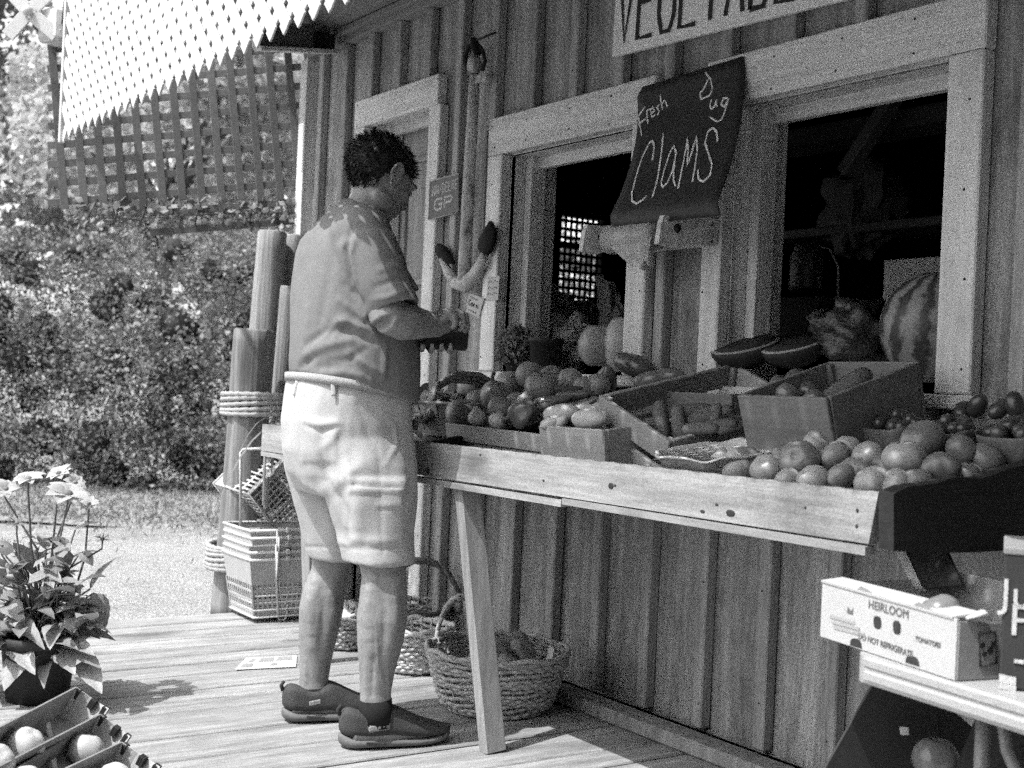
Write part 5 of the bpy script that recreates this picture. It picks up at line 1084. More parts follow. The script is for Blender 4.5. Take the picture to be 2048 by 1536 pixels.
# ---- folding table at the right with boxes
FZ = .585; FT0 = at_z(1692, 1302, FZ); fd = unit(at_z(2048, 1408, FZ) - FT0); fd = unit(A([fd[0], fd[1], 0])); fn_ = A([-fd[1], fd[0], 0])
ftb = thing('folding_table', 'low white plastic folding table with rounded corners at the right edge', 'table', FT0 - Z * FZ + fd * .5); n = 10; ol = []
Lt, Wt, rc_ = 1.3, .42, .06
for cx, cy, a0 in ((rc_, rc_, math.pi), (Lt - rc_, rc_, 1.5 * math.pi), (Lt - rc_, Wt - rc_, 0), (rc_, Wt - rc_, .5 * math.pi)):
    for k in range(n): a = a0 + k * (math.pi / 2) / (n - 1); ol.append((cx + rc_ * math.cos(a), cy + rc_ * math.sin(a)))
TPt = lambda x, y, z: FT0 + fd * x + fn_ * y + Z * z
ring = lambda ins, z: A([TPt(min(max(x, ins), Lt - ins), min(max(y, ins), Wt - ins), z) for x, y in ol])
cobj('table_top', MB().loft([ring(.03, -.05), ring(.004, -.048), ring(0, -.040), ring(0, -.028), ring(.003, -.024), ring(.003, -.020), ring(0, -.016), ring(0, -.005), ring(.004, 0), ring(.02, 0)], True, False), M['tabletop'], ftb)
l0 = at_d(1968, 1425, (TPt(.3, .05, 0) - CAM) @ f_ + .05)
cobj('leg', MB().tube([l0 + Z * .03, A([l0[0] - .0, l0[1], 0])], .013, 10), M['steel'], ftb); cobj('brace', MB().tube([l0 + fd * .03 + Z * .03, l0 + fd * .05 - Z * .05, l0 + fd * .16 - Z * .2, l0 + fd * .3 - Z * .35], .010, 8), M['steel'], ftb)
cobj('leg', MB().tube([TPt(1.1, .08, -.04), TPt(1.1, .08, -FZ)], .013, 10), M['steel'], ftb); cobj('leg', MB().tube([TPt(1.1, .36, -.04), TPt(1.1, .36, -FZ)], .013, 10), M['steel'], ftb); cobj('leg', MB().tube([TPt(.12, .37, -.04), TPt(.12, .37, -FZ)], .013, 10), M['steel'], ftb)
# white printed tomato box
b0, b1 = at_z(1642, 1272, FZ + .002), at_z(1911, 1361, FZ + .002); DB0, DB1 = (b0 - CAM) @ f_, (b1 - CAM) @ f_
t0, t1 = at_d(1642, 1163, DB0), at_d(1913, 1238, DB1); bx_ = b1 - b0; bw_ = np.linalg.norm(bx_); bx_ = unit(bx_); by_ = A([-bx_[1], bx_[0], 0]); BW = .28
bxo = thing('printed_box', 'open white printed tomato box with hand holes on the folding table', 'box', (b0 + b1) / 2 + by_ * BW / 2)
h0, h1 = t0[2] - b0[2], t1[2] - b1[2]
def panel(nm, P0, P1, za, zb_, m, holes=(), th=.004, par=None, nrm=None):
    """upright panel from P0 to P1 with rounded holes (u, v, ru, rv) cut through"""
    P0, P1 = A(P0, float), A(P1, float); bm = bmesh.new(); q = [P0, P1, P1 + Z * zb_, P0 + Z * za]
    return cobj(nm, MB().slab(q, th), m, par)
fr = panel('front_panel', b0, b1, h0, h1, M['cartonw'], par=bxo)
panel('end_panel', b1 + by_ * .002, b1 + by_ * BW, h1 - .004, h1 - .02, M['carton'], par=bxo); panel('end_panel', b0 + by_ * .002, b0 + by_ * BW, h0, h0, M['cartonw'], par=bxo)
panel('back_panel', b0 + by_ * BW, b1 + by_ * BW, h0 + .02, h1 + .03, M['carton'], par=bxo); cobj('bottom_panel', MB().slab([b0 + Z * .004, b1 + Z * .004, b1 + by_ * BW + Z * .004, b0 + by_ * BW + Z * .004], .004), M['carton'], bxo)
FRp = lambda px, py, off=.0028: at_front(px, py) - by_ * off
def at_front(px, py): d = _ray(px, py); return CAM + d * (((b0 - CAM) @ by_) / (d @ by_))
tp = [FRp(*p, .001) for p in ((1642, 1166), (1735, 1156), (1742, 1176), (1985, 1232), (1913, 1240), (1900, 1242))]
cobj('top_flap', MB().slab([t0 + A([0, 0, .001]), t0 + bx_ * bw_ * .98 + Z * (h1 - h0), t0 + bx_ * bw_ * 1.0 + by_ * .055 + Z * (h1 - h0 + .008), t0 + by_ * .05 + Z * .006], .004), M['cartonw'], bxo)
crv = MB(); crv.tube([t1 + by_ * .02, t1 + by_ * .045 + Z * .012 + bx_ * .012, t1 + by_ * .06 + bx_ * .01], [.006, .012, .005], 7, flat=.4); cobj('torn_corner', crv, M['paper'], bxo)
def decal(nm, pts, m=M['ink'], par=fr, off=.0026):
    q = A([FRp(*p, off) for p in pts]); n = len(q); mb = MB().add(np.vstack([q, q + by_ * .0004]), [list(range(n)), [n + i for i in range(n)][::-1]] + [[i, i + n, (i + 1) % n + n, (i + 1) % n] for i in range(n)]); return cobj(nm, mb, m, par)
def oval(px, py, rx, ry, sk=.3, n=16, half=False): return [(px + rx * math.copysign(abs(math.cos(a)) ** .7, math.cos(a)), py + ry * math.copysign(abs(math.sin(a)) ** .8, math.sin(a)) + sk * rx * math.cos(a)) for a in ((np.arange(n) * 2 * math.pi / n) if not half else np.linspace(math.pi, 2 * math.pi, n))]
decal('hand_hole', oval(1757, 1245, 8, 13)); decal('hand_hole', oval(1796, 1255, 8, 14)); decal('vent_notch', oval(1714, 1294, 12, 17, .3, 14, True)); decal('vent_notch', oval(1827, 1329, 14, 17, .3, 14, True))
decal('tab_hole', [(1712, 1184), (1724, 1172), (1745, 1184), (1738, 1192)], M['carton']); decal('tab_hole', [(1822, 1216), (1838, 1204), (1866, 1214), (1852, 1222)], M['carton'])
put_text('print', 'HEIRLOOM', .022, FRp(1779, 1219), bx_, Z, M['metal'], fr, 1.0, 1); put_text('print', 'DO NOT REFRIGERATE', .0155, FRp(1772, 1290), bx_ - Z * .02, Z, M['metal'], fr, .92, 1)
put_text('print', 'TOMATOES', .012, FRp(1858, 1284), bx_, Z, M['metal'], fr, 1, 1)
decal('crest', [(1690, 1217), (1696, 1224), (1698, 1213), (1704, 1222), (1709, 1215), (1708, 1230), (1698, 1227)], M['metal']); mb = MB()
for k in range(3): mb.ribbon([FRp(1662 + 4 * k, 1232 + 11 * k), FRp(1712 + 10 * k, 1246 + 12 * k)], .006, -by_, .0005)
cobj('print', mb, M['tabletop'], fr)['kind'] = 'stuff'
def at_end(px, py, off=.003): d = _ray(px, py); n_ = bx_; return CAM + d * (((b1 - CAM) @ n_) / (d @ n_)) + bx_ * off
q = [at_end(*p) for p in ((1955, 1268), (1988, 1262), (1990, 1325), (1957, 1332))]; ebx = cobj('end_print', MB().tube(q, .0012, 5, True), M['ink'], bxo)
for px, py, r in ((1963, 1290, 6), (1966, 1308, 6), (1978, 1300, 8), (1984, 1288, 6)): cobj('end_print', MB().ell(at_end(px, py), A([.0008, 1, 1]) * (r / FPX * DB1) + A([.0002, 0, 0]), rotz(math.atan2(bx_[1], bx_[0])), 12, 8), M['ink'], bxo)
for i, (px, py) in enumerate([(1880, 1224)]): fruit('tomato', 'tomato', ['dark tomato showing over the edge of the white printed box', 'dark tomato low inside the white printed box'][i], 'tomato', at_d(px, py, DB1 + .10), .036, rndR(i))
# dark printed carton cut by the right edge
k0 = at_z(1998, 1376, FZ + .002); DK = (k0 - CAM) @ f_; kx = unit(r_ * .93 - f_ * .36); ky = A([-kx[1], kx[0], 0]); kz = (1376 - 1108) / FPX * DK
kb = thing('dark_box', 'tall dark printed cardboard box at the right edge on the folding table', 'box', k0 + kx * .12); bodyk = cobj('box_body', MB().box(k0 + kx * .13 + ky * .1 + Z * kz / 2, (.26, .2, kz), np.stack([kx, ky, Z], 1), .003), M['cartond'], kb)
cobj('lid_edge', MB().box(k0 + kx * .13 + ky * .1 + Z * (kz + .006), (.264, .204, .012), np.stack([kx, ky, Z], 1), .002), M['carton'], kb)
def at_k(px, py): d = _ray(px, py); return CAM + d * (((k0 - CAM) @ ky) / (d @ ky)) - ky * .002
put_text('print', 'Ju', .064, at_k(2033, 1190), kx, Z, M['palepaint'], bodyk); put_text('print', 'P', .072, at_k(2042, 1244), kx, Z, M['palepaint'], bodyk)
for y_, h_ in ((1352, 12), (1368, 8)): cobj('print', MB().slab([at_k(1998, y_ + h_), at_k(2032, y_ + 7 + h_), at_k(2032, y_ + 7 - h_ * .4), at_k(1998, y_ - h_ * .4)], .0012), M['palepaint'], bodyk)
cobj('print', MB().slab([at_k(2028, 1325), at_k(2048, 1328), at_k(2048, 1320), at_k(2028, 1318)], .0012), M['palepaint'], bodyk)
# dark leaning board below the table end
lb0 = thing('leaning_board', 'dark slate board with a pale edge leaning under the table end', 'board', at_d(1850, 1130, 2.62)); q = [at_d(1802, 1074, 2.60), at_d(1880, 1070, 2.52), at_d(1928, 1172, 2.40), at_d(1850, 1178, 2.48)]
cobj('panel', MB().slab(q, .012), M['blackboard'], lb0); d_ = unit(A(q[1]) - A(q[0])); cobj('edge_strip', MB().slab([A(q[0]) - d_ * .03, A(q[0]) - d_ * .001, A(q[3]) - d_ * .001, A(q[3]) - d_ * .022], .016), M['trim'], lb0)
# open carton with melons under the folding table
oc = thing('open_carton', 'open dark cardboard carton tipped on its side under the folding table', 'carton', at_z(1800, 1600, 0)); Dq = 2.45
q = [at_d(1745, 1368, Dq + .05), at_d(1878, 1398, Dq + .1), at_d(1968, 1500, Dq + .12), at_d(1830, 1650, Dq + .1), at_d(1580, 1640, Dq)]
cobj('flap', MB().slab([q[0], q[1], at_d(1860, 1640, Dq + .1), at_d(1590, 1640, Dq)], .006), M['cartond'], oc); cobj('side_panel', MB().slab([q[1], at_d(1985, 1490, Dq + .2), at_d(1990, 1650, Dq + .2), at_d(1830, 1650, Dq + .1)], .006), M['cartond'], oc)
cobj('near_panel', MB().slab([at_d(1958, 1420, Dq - .02), at_d(2060, 1470, Dq - .05), at_d(2060, 1660, Dq - .05), at_d(1868, 1640, Dq - .06)], .006), M['cartond'], oc); cobj('sticker', MB().slab([at_d(1799, 1453, Dq + .03), at_d(1816, 1455, Dq + .03), at_d(1818, 1470, Dq + .03), at_d(1801, 1470, Dq + .03)], .001), M['paper'], oc)
o = fruit('round', 'dark_melon', 'dark round melon lying in the open carton under the folding table', 'melon', at_d(1872, 1518, Dq - .0), .045); o.material_slots[0].link = 'OBJECT'; o.material_slots[0].material = M['pep']

# ================================================================== THE MAN
BV = {}
def lerpP(pts, n=8):
    out = []
    for a, b in zip(pts[:-1], pts[1:]): out += [(a[0] + (b[0] - a[0]) * t, a[1] + (b[1] - a[1]) * t) for t in np.linspace(0, 1, n)[:-1]]
    return out + [pts[-1]]
def on_body(px, py, me, D0): # first hit of the clothing along a sight line: trims sit on the cloth
    from mathutils.bvhtree import BVHTree
    key = me.as_pointer()
    if key not in BV: BV[key] = BVHTree.FromPolygons([tuple(v.co) for v in me.vertices], [tuple(p.vertices) for p in me.polygons])
    h = BV[key].ray_cast(Vector(CAM), Vector(_ray(px, py)).normalized()); return A(h[0]) if h[0] is not None else at_d(px, py, D0)
def ering(c, a, b, n=32, pw=2.3, tz=0., tx=0.):
    t = np.arange(n) * 2 * math.pi / n; cx = np.sign(np.cos(t)) * np.abs(np.cos(t)) ** (2 / pw); cy = np.sign(np.sin(t)) * np.abs(np.sin(t)) ** (2 / pw)
    return A(c) + np.stack([a * cx, b * cy, tz * b * cy + tx * a * cx], 1)
DM = 3.73
Q = lambda px, py, D=DM: at_d(px, py, D)
man = thing('person', 'man in grey polo shirt and pale cargo shorts looking down into his wallet', 'person', Q(690, 1475))
bd = MB()
# head: built in its own frame, face pitched down towards the hands
HC_ = Q(764, 356, 3.72); pit_ = math.radians(31); yaw_ = math.radians(6)
Fh = A([-math.sin(yaw_) * math.cos(pit_), math.cos(yaw_) * math.cos(pit_), -math.sin(pit_)]); Rh = unit(np.cross(Fh, Z)); Uh = np.cross(Rh, Fh); HR = np.stack([Rh, Fh, Uh], 1)
H = lambda x, y, z: HC_ + HR @ A([x, y, z])
bd.ell(H(0, -.012, .022), (.077, .098, .088), HR, 32, 20); bd.ell(H(0, .028, -.03), (.064, .066, .085), HR, 28, 18)
bd.ell(H(0, .050, -.085), (.044, .042, .036), HR, 20, 12); bd.ell(H(0, .073, -.108), (.022, .018, .018), HR, 14, 10)   # jaw, chin
bd.ell(H(0, .082, .030), (.052, .018, .014), HR, 18, 10); bd.tube([H(0, .085, .024), H(0, .098, .0), H(0, .112, -.022), H(0, .098, -.036)], [.008, .010, .013, .009], 10)  # brow, nose
for sx in (-1, 1):
    bd.ell(H(sx * .010, .100, -.033), (.009, .010, .008), HR, 10, 8); bd.ell(H(sx * .042, .066, -.020), (.022, .022, .018), HR, 14, 10); bd.ell(H(sx * .031, .080, .010), (.013, .011, .010), HR, 12, 8)
    bd.ell(H(sx * .052, .015, -.075), (.02, .045, .028), HR, 14, 10)
    er = [H(sx * .080, -.004 + .020 * math.cos(a) - .006, -.004 + .034 * math.sin(a)) + Rh * sx * (.010 - .006 * math.cos(a)) for a in np.linspace(-1.9, 3.6, 18)]; bd.tube(er, .0058, 8)
    bd.ell(H(sx * .080, -.008, -.002), (.007, .016, .027), HR, 12, 8); bd.ell(H(sx * .080, .006, -.036), (.007, .009, .011), HR, 10, 8)
bd.ell(H(0, .094, -.056), (.023, .010, .006), HR, 14, 8); bd.ell(H(0, .091, -.068), (.021, .010, .007), HR, 14, 8)
def limb(pts): # (px, py, D, half width px)
    P = [Q(p[0], p[1], p[2]) for p in pts]; bd.tube(P, [p[3] / FPX * p[2] for p in pts], 20); return P
bd.tube([Q(722, 455, 3.72), Q(733, 425, 3.715), Q(745, 395, 3.71), Q(758, 370, 3.71)], [.078, .066, .062, .056], 22)
bd.loft([ering(Q(708, 790), .15, .13), ering(Q(706, 700), .16, .14), ering(Q(704, 600), .16, .12), ering(Q(697, 511), .16, .10), ering(Q(700, 455), .11, .07)])
# arms
RS, RE, RW = Q(728, 480, 3.57), Q(778, 640, 3.53), Q(880, 652, 3.66)
bd.tube([RS, RS * .5 + RE * .5, RE], [.060, .056, .052], 18); bd.tube([RE + A([0, -.012, .012]), RE * .72 + RW * .28, RE * .4 + RW * .6, RW], [.050, .055, .044, .031], 18)
LS, LE, LW = Q(706, 480, 3.90), Q(820, 640, 3.97), Q(838, 672, 3.80)
bd.tube([LS, LS * .5 + LE * .5, LE], [.058, .052, .046], 16); bd.tube([LE, LE * .5 + LW * .5, LW], [.048, .044, .031], 16)
# right hand: palm, four curled fingers over the wallet edge, thumb along its top
PA_ = Q(897, 640, 3.68); bd.ell(Q(892, 643, 3.675), (.028, .050, .036), np.stack(frame(RW - PA_, (1, 0, 0)), 1)[:, [0, 2, 1]], 16, 12); bd.tube([RW, PA_], [.030, .032], 14)
for i, (kx, ky, D, ln) in enumerate([(893, 622, 3.625, .9), (906, 619, 3.655, 1.1), (915, 623, 3.69, 1.05), (918, 633, 3.72, .85)]):
    bd.tube([Q(889, 640, D), Q(kx, ky, D), Q(kx + 17 * ln, ky + 9 * ln, D), Q(kx + 20 * ln, ky + 28 * ln, D), Q(kx + 11 * ln, ky + 40 * ln, D)], [.014, .0118, .0105, .0096, .008], 10)
bd.tube([Q(882, 640, 3.64), Q(877, 628, 3.66), Q(886, 620, 3.70), Q(898, 622, 3.72)], [.014, .012, .0105, .008], 10)
# left hand: palm under the wallet, fingers wrapping up round its near edge
bd.ell(Q(856, 681, 3.76), (.040, .046, .018), None, 16, 12); bd.tube([LW, Q(852, 679, 3.77)], [.030, .026], 14)
for i, (px, ln) in enumerate([(843, .85), (862, 1.0), (881, 1.05), (899, .95)]):
    bd.tube([Q(852 + i * 5, 684, 3.79 + .0 * i), Q(px - 3, 694 + 3 * (i % 2), 3.74), Q(px, 700 + 3 * (i % 2), 3.69), Q(px + 2, 696, 3.655), Q(px + 3, 686, 3.65)], [.012, .0105, .0092, .0085, .0072], 10)
bd.tube([Q(838, 676, 3.79), Q(850, 664, 3.80), Q(868, 652, 3.79), Q(880, 648, 3.77)], [.014, .012, .0105, .008], 10)
# legs and feet
limb([(738, 930, 3.66, 46), (750, 1010, 3.63, 48), (763, 1110, 3.605, 49), (768, 1150, 3.60, 45), (767, 1195, 3.60, 48), (764, 1235, 3.60, 51), (760, 1285, 3.60, 46), (754, 1340, 3.60, 36), (751, 1385, 3.60, 31), (752, 1425, 3.60, 33), (753, 1455, 3.60, 34)])
limb([(672, 930, 3.84, 46), (672, 1010, 3.85, 46), (668, 1105, 3.86, 43), (661, 1145, 3.87, 39), (648, 1185, 3.87, 43), (642, 1220, 3.87, 44), (636, 1270, 3.87, 39), (631, 1320, 3.87, 32), (628, 1358, 3.87, 29), (629, 1395, 3.87, 31), (630, 1425, 3.87, 32)])
for hl, tz in (((-3.19, -1.02, .045), (-3.14, -.80, .03)), ((-3.52, -1.055, .045), (-3.46, -.84, .03))): bd.tube([hl, A(hl) * .5 + A(tz) * .5, tz], [.036, .038, .026], 14)
me = remeshed(bd, .0046, 5, .5); body = obj('body', me, M['skin'], man)
# calf muscle, knee and tendon relief
fl = []
def fold(pts, D, wd, h, mesh=None):
    pts = lerpP(pts, 4); P = [on_body(p[0], p[1], mesh or me, D) for p in pts]; n_ = len(P) - 1
    for i, (a, b) in enumerate(zip(P[:-1], P[1:])): fl.append((a, b, wd, h * (.35 + .65 * math.sin(math.pi * (i + .5) / n_))))
fold([(742, 1160), (734, 1225), (742, 1300)], 3.6, .020, .009); fold([(790, 1175), (792, 1235), (778, 1310)], 3.6, .017, .007); fold([(766, 1180), (768, 1250), (766, 1330)], 3.6, .010, -.003); fold([(730, 1330), (733, 1400)], 3.6, .007, .004); fold([(745, 1320), (744, 1390)], 3.6, .007, -.004); fold([(775, 1320), (778, 1390)], 3.6, .006, .003)
fold([(745, 1140), (770, 1150), (800, 1142)], 3.6, .010, -.004); fold([(752, 1240), (757, 1330), (768, 1372)], 3.6, .0035, .0022); 
fold([(628, 1165), (618, 1215), (625, 1290)], 3.87, .020, .009); fold([(665, 1170), (668, 1215), (655, 1290)], 3.87, .016, .006); fold([(645, 1180), (646, 1250), (640, 1310)], 3.87, .010, -.003); fold([(610, 1320), (612, 1362)], 3.87, .007, .004); 
fold([(790, 650), (830, 668), (880, 672)], 3.55, .012, .003); fold([(830, 640), (880, 645)], 3.6, .008, -.003)
folds(me, fl); fl.clear()
# eyes' lids stay closed towards the wallet: dark brow and lash strips
for sx in (-1, 1): cobj('eyebrow', MB().tube([H(sx * .014, .098, .030), H(sx * .034, .095, .036), H(sx * .052, .078, .030)], [.003, .004, .002], 6), M['hair'], body)
for sx in (-1, 1): cobj('eye', MB().ell(H(sx * .031, .0855, .009), (.009, .0075, .0045), HR, 12, 8), M['paper'], body); cobj('eyelash', MB().tube([H(sx * .019, .0925, .008), H(sx * .031, .0945, .006), H(sx * .043, .087, .008)], .0016, 5), M['hair'], body)
# hair: a thick cap plus loose locks
cap = MB(); cap.ell(H(0, -.020, .028), (.084, .105, .089), HR, 40, 26); me = cap.mesh('hair'); V = getv(me); L = (V - HC_) @ HR; N = getn(me)
keep = []
for i, (x, y, z) in enumerate(L):
    lim = .052 if y > .055 else (.018 if y > .02 else (-.052 if y < -.02 else -.006)); keep.append(z > lim - (.02 if abs(x) < .05 and y < -.02 else 0))
bm = bmesh.new(); bm.from_mesh(me); bm.verts.ensure_lookup_table(); bmesh.ops.delete(bm, geom=[bm.verts[i] for i in range(len(keep)) if not keep[i]], context='VERTS')
bmesh.ops.subdivide_edges(bm, edges=bm.edges[:], cuts=1, use_grid_fill=True)
for v in bm.verts:
    p = A(v.co); k = mnoise.noise(tuple(p * 55)) * .006 + mnoise.noise(tuple(p * 120)) * .003; d = unit(p - H(0, -.02, .03)); v.co = Vector(p + d * k)
bm.to_mesh(me); bm.free(); me.polygons.foreach_set('use_smooth', [True] * len(me.polygons)); hair = obj('hair', me, M['hair'], body)
hv = getv(me); gr = np.random.default_rng(5); mb = MB(); V_, F_ = [], []
for i in range(5200):
    p = hv[gr.integers(len(hv))] + gr.normal(size=3) * .004; d = unit(p - H(0, -.02, .03)); lp = HR.T @ (p - HC_); fl_ = unit(np.cross(Rh, d) * (-1 if lp[1] < .03 else 1) + d * .35 + gr.normal(size=3) * .35)
    if lp[1] < .0: fl_ = unit(-Uh * .8 - Fh * .5 + d * .45 + gr.normal(size=3) * .35)
    elif lp[2] > .05: fl_ = unit(Fh * .9 + d * .4 + gr.normal(size=3) * .4)
    ln = gr.uniform(.012, .026); s_ = unit(np.cross(fl_, d)) * gr.uniform(.0008, .0016); b = len(V_)
    V_ += [p - d * .003 - s_, p - d * .003 + s_, p + fl_ * ln * .55 + d * .002 + s_ * .7, p + fl_ * ln * .55 + d * .002 - s_ * .7, p + fl_ * ln - d * ln * .25]; F_ += [[b, b + 1, b + 2, b + 3], [b + 3, b + 2, b + 4]]
mb.add(V_, F_, True); obj('lock', mb, M['hair'], hair)['kind'] = 'stuff'
# polo shirt: trunk and sleeves in one skin
sh = MB()
sh.loft([ering(Q(704, 745) , .155, .13, tz=-.2), ering(Q(706, 775), .190, .165, tz=-.23), ering(Q(707, 786), .198, .172, tz=-.23), ering(Q(708, 770), .203, .178, tz=-.2), ering(Q(709, 735), .204, .180, tz=-.1), ering(Q(709, 690), .203, .178), ering(Q(706, 640), .200, .172), ering(Q(704, 600), .200, .165), ering(Q(700, 555), .203, .152), ering(Q(697, 511), .203, .138), ering(Q(694, 480), .190, .118), ering(Q(697, 458), .158, .098), ering(Q(706, 438), .115, .082), ering(Q(716, 422), .085, .075), ering(Q(722, 412), .072, .070)])
d_ = unit(RE - RS); hx, hy, hd = frame(d_, (0, 0, 1)); sq = lambda c, k, r2: A([A(c) + (hx * math.cos(a) * r2 + hy * math.sin(a) * k) for a in np.arange(28) * 2 * math.pi / 28])
hemc = Q(786, 622, 3.545)
sh.loft([sq(Q(712, 462, 3.62), .085, .085), sq(Q(730, 490, 3.58), .092, .090), sq(Q(745, 530, 3.565), .090, .084), sq(Q(764, 575, 3.553), .084, .078), sq(hemc, .081, .074), sq(hemc + d_ * .004, .076, .069), sq(hemc - d_ * .02, .066, .06)])
sh.ell(Q(722, 470, 3.6), (.095, .09, .085), None, 24, 16)
d2 = unit(LE - LS); hx, hy, hd = frame(d2, (0, 0, 1)); hl = LS + d2 * .24
sh.loft([sq(LS, .09, .09), sq(LS + d2 * .12, .085, .082), sq(hl, .08, .075), sq(hl + d2 * .004, .074, .07), sq(hl - d2 * .02, .065, .06)]); sh.ell(LS, (.09, .09, .085), None, 20, 14)
me = remeshed(sh, .0068, 9, .5)
S_ = lambda px, py, D: Q(px, py, D)
fold([(612, 690), (650, 665), (700, 655)], 3.62, .014, -.012); fold([(612, 712), (655, 690), (700, 680)], 3.61, .016, .012); fold([(600, 735), (630, 712)], 3.66, .014, -.010)
fold([(632, 690), (680, 640), (740, 660), (760, 690)], 3.55, .013, .011); fold([(660, 650), (720, 672), (765, 690)], 3.54, .012, -.009); fold([(680, 600), (720, 630), (748, 655)], 3.53, .013, .010); fold([(690, 570), (725, 605)], 3.53, .012, -.008)
fold([(770, 690), (768, 730), (766, 755)], 3.53, .008, .010); fold([(700, 705), (740, 735), (765, 752)], 3.55, .012, .010); fold([(640, 735), (700, 735)], 3.58, .014, -.007); fold([(620, 750), (690, 742), (740, 760)], 3.58, .012, .008)
fold([(703, 455), (690, 500), (700, 560), (735, 640)], 3.53, .008, -.013); fold([(712, 470), (702, 510), (712, 560)], 3.52, .010, .007); fold([(745, 600), (775, 595), (812, 580)], 3.47, .010, .007); fold([(750, 575), (790, 560), (815, 560)], 3.47, .010, -.006); fold([(760, 540), (800, 530)], 3.47, .011, .006); fold([(742, 618), (780, 612), (822, 588)], 3.47, .004, -.004)
fold([(640, 480), (625, 560), (618, 640)], 3.66, .02, .006); fold([(665, 500), (650, 600), (640, 650)], 3.6, .018, -.006); fold([(690, 640), (670, 670)], 3.56, .012, .008); fold([(730, 700), (700, 720), (660, 722)], 3.56, .011, -.008)
folds(me, [(a, b, w_ * .9, h * .8) for a, b, w_, h in fl])
V = getv(me); N = getn(me); k = A([mnoise.noise((p[0] * 9, p[1] * 9, p[2] * 6)) * .0055 + mnoise.noise((p[0] * 22, p[1] * 22, p[2] * 14 + 3)) * .0018 for p in V]); setv(me, V + N * k[:, None])
shirt = obj('shirt', me, M['shirt'], body)
col = MB(); cp = [Q(692, 408, 3.80), Q(682, 412, 3.70), Q(700, 412, 3.63), Q(725, 424, 3.62), Q(752, 442, 3.66), Q(768, 452, 3.74)]
rings = []
for i, p in enumerate(cp):
    o_ = unit((p - Q(728, 410, 3.72)) * A([1, 1, 0])); rings.append(A([p + Z * .018 - o_ * .010, p + Z * .022 - o_ * .004, p - Z * .022 + o_ * .016, p - Z * .030 + o_ * .012, p - Z * .02 + o_ * .004]))
col.loft(rings, True, True); o = cobj('collar', col, M['shirt'], shirt)
# shorts
so_ = MB(); sq2 = lambda c, a, b, tz=0., tx=0.: ering(c, a, b, 32, 2.4, tz, tx)
so_.loft([sq2(Q(700, 764), .165, .14, -.15), sq2(Q(701, 768), .192, .168, -.16), sq2(Q(697, 800), .196, .172, -.14), sq2(Q(690, 850), .199, .177, -.05), sq2(Q(690, 900), .197, .176), sq2(Q(694, 945), .192, .165), sq2(Q(700, 985), .18, .14)])
so_.loft([sq2(Q(722, 850, 3.66), .10, .15), sq2(Q(733, 930, 3.65), .118, .145), sq2(Q(744, 1000, 3.635), .116, .128), sq2(Q(752, 1060, 3.625), .102, .106), sq2(Q(759, 1120, 3.615), .098, .099, .0, .02), sq2(Q(759, 1126, 3.615), .096, .097), sq2(Q(758, 1124, 3.615), .085, .086), sq2(Q(757, 1095, 3.615), .08, .085)])
so_.loft([sq2(Q(668, 850, 3.81), .10, .15), sq2(Q(662, 930, 3.82), .114, .138), sq2(Q(668, 1000, 3.835), .112, .120), sq2(Q(676, 1060, 3.845), .106, .108), sq2(Q(684, 1112, 3.85), .100, .100), sq2(Q(684, 1118, 3.85), .096, .096), sq2(Q(683, 1114, 3.85), .08, .08), sq2(Q(682, 1090, 3.85), .075, .075)])
me = remeshed(so_, .0066, 5, .5); fl.clear()
fold([(600, 960), (640, 985), (690, 940)], 3.68, .02, .010); fold([(640, 870), (655, 960), (690, 1020), (720, 1090)], 3.60, .016, -.012); fold([(655, 990), (700, 950), (720, 930)], 3.58, .016, .010); fold([(690, 900), (700, 960), (692, 1050)], 3.56, .014, .008); fold([(760, 820), (790, 850), (793, 890), (770, 930)], 3.54, .007, .007); fold([(700, 960), (760, 966), (812, 968)], 3.50, .006, .007); fold([(700, 972), (760, 978), (812, 978)], 3.50, .006, -.006); fold([(640, 1010), (690, 1090)], 3.63, .016, .009); fold([(715, 980), (720, 1090)], 3.52, .014, .006); fold([(755, 1010), (800, 1010)], 3.49, .005, .004); fold([(755, 1020), (800, 1020)], 3.49, .004, -.003); fold([(740, 1085), (785, 1090)], 3.49, .01, .005); fold([(610, 840), (640, 850), (675, 845)], 3.6, .007, .009); fold([(612, 850), (645, 862), (672, 856)], 3.6, .007, -.008); fold([(640, 900), (665, 880), (680, 850)], 3.58, .012, .007); fold([(720, 810), (735, 870), (752, 900)], 3.55, .012, -.006); fold([(755, 890), (765, 1110)], 3.5, .006, -.004)
folds(me, [(a, b, w_, h * .55) for a, b, w_, h in fl])
V = getv(me); N = getn(me); k = A([mnoise.noise((p[0] * 14, p[1] * 14, p[2] * 4)) * .0065 + mnoise.noise((p[0] * 26, p[1] * 26, p[2] * 16 + 3)) * .0018 for p in V]); setv(me, V + N * k[:, None])
V = getv(me); N = getn(me); dv = V - CAM; zz = dv @ f_; PX = np.stack([1024 + dv @ cr / zz * FPX, 768 - dv @ cu / zz * FPX], 1); fac = (N * -dv).sum(1) > 0
def patch(x0, x1, y0, y1, h, e=3.):
    k = 1 / (1 + np.exp(-(np.minimum.reduce([PX[:, 0] - x0, x1 - PX[:, 0], PX[:, 1] - y0, y1 - PX[:, 1]])) / e)); return h * k * fac
setv(me, V + N * (patch(702, 806, 972, 1086, .006, 2.2) + patch(698, 812, 956, 986, .006, 1.6) + patch(604, 674, 838, 925, .004, 2.) - patch(690, 830, 1096, 1100, .003, 1.2) - patch(610, 690, 1092, 1096, .003, 1.2))[:, None])
shorts = obj('shorts', me, M['shorts'], body)
bt = [sq2(Q(700, z), .198 + o_, .174 + o_, -.16) for z, o_ in ((768, 0), (768, .004), (784, .004), (784, 0))]
cobj('belt', MB().loft(bt, False, True, True), M['belt'], shorts)

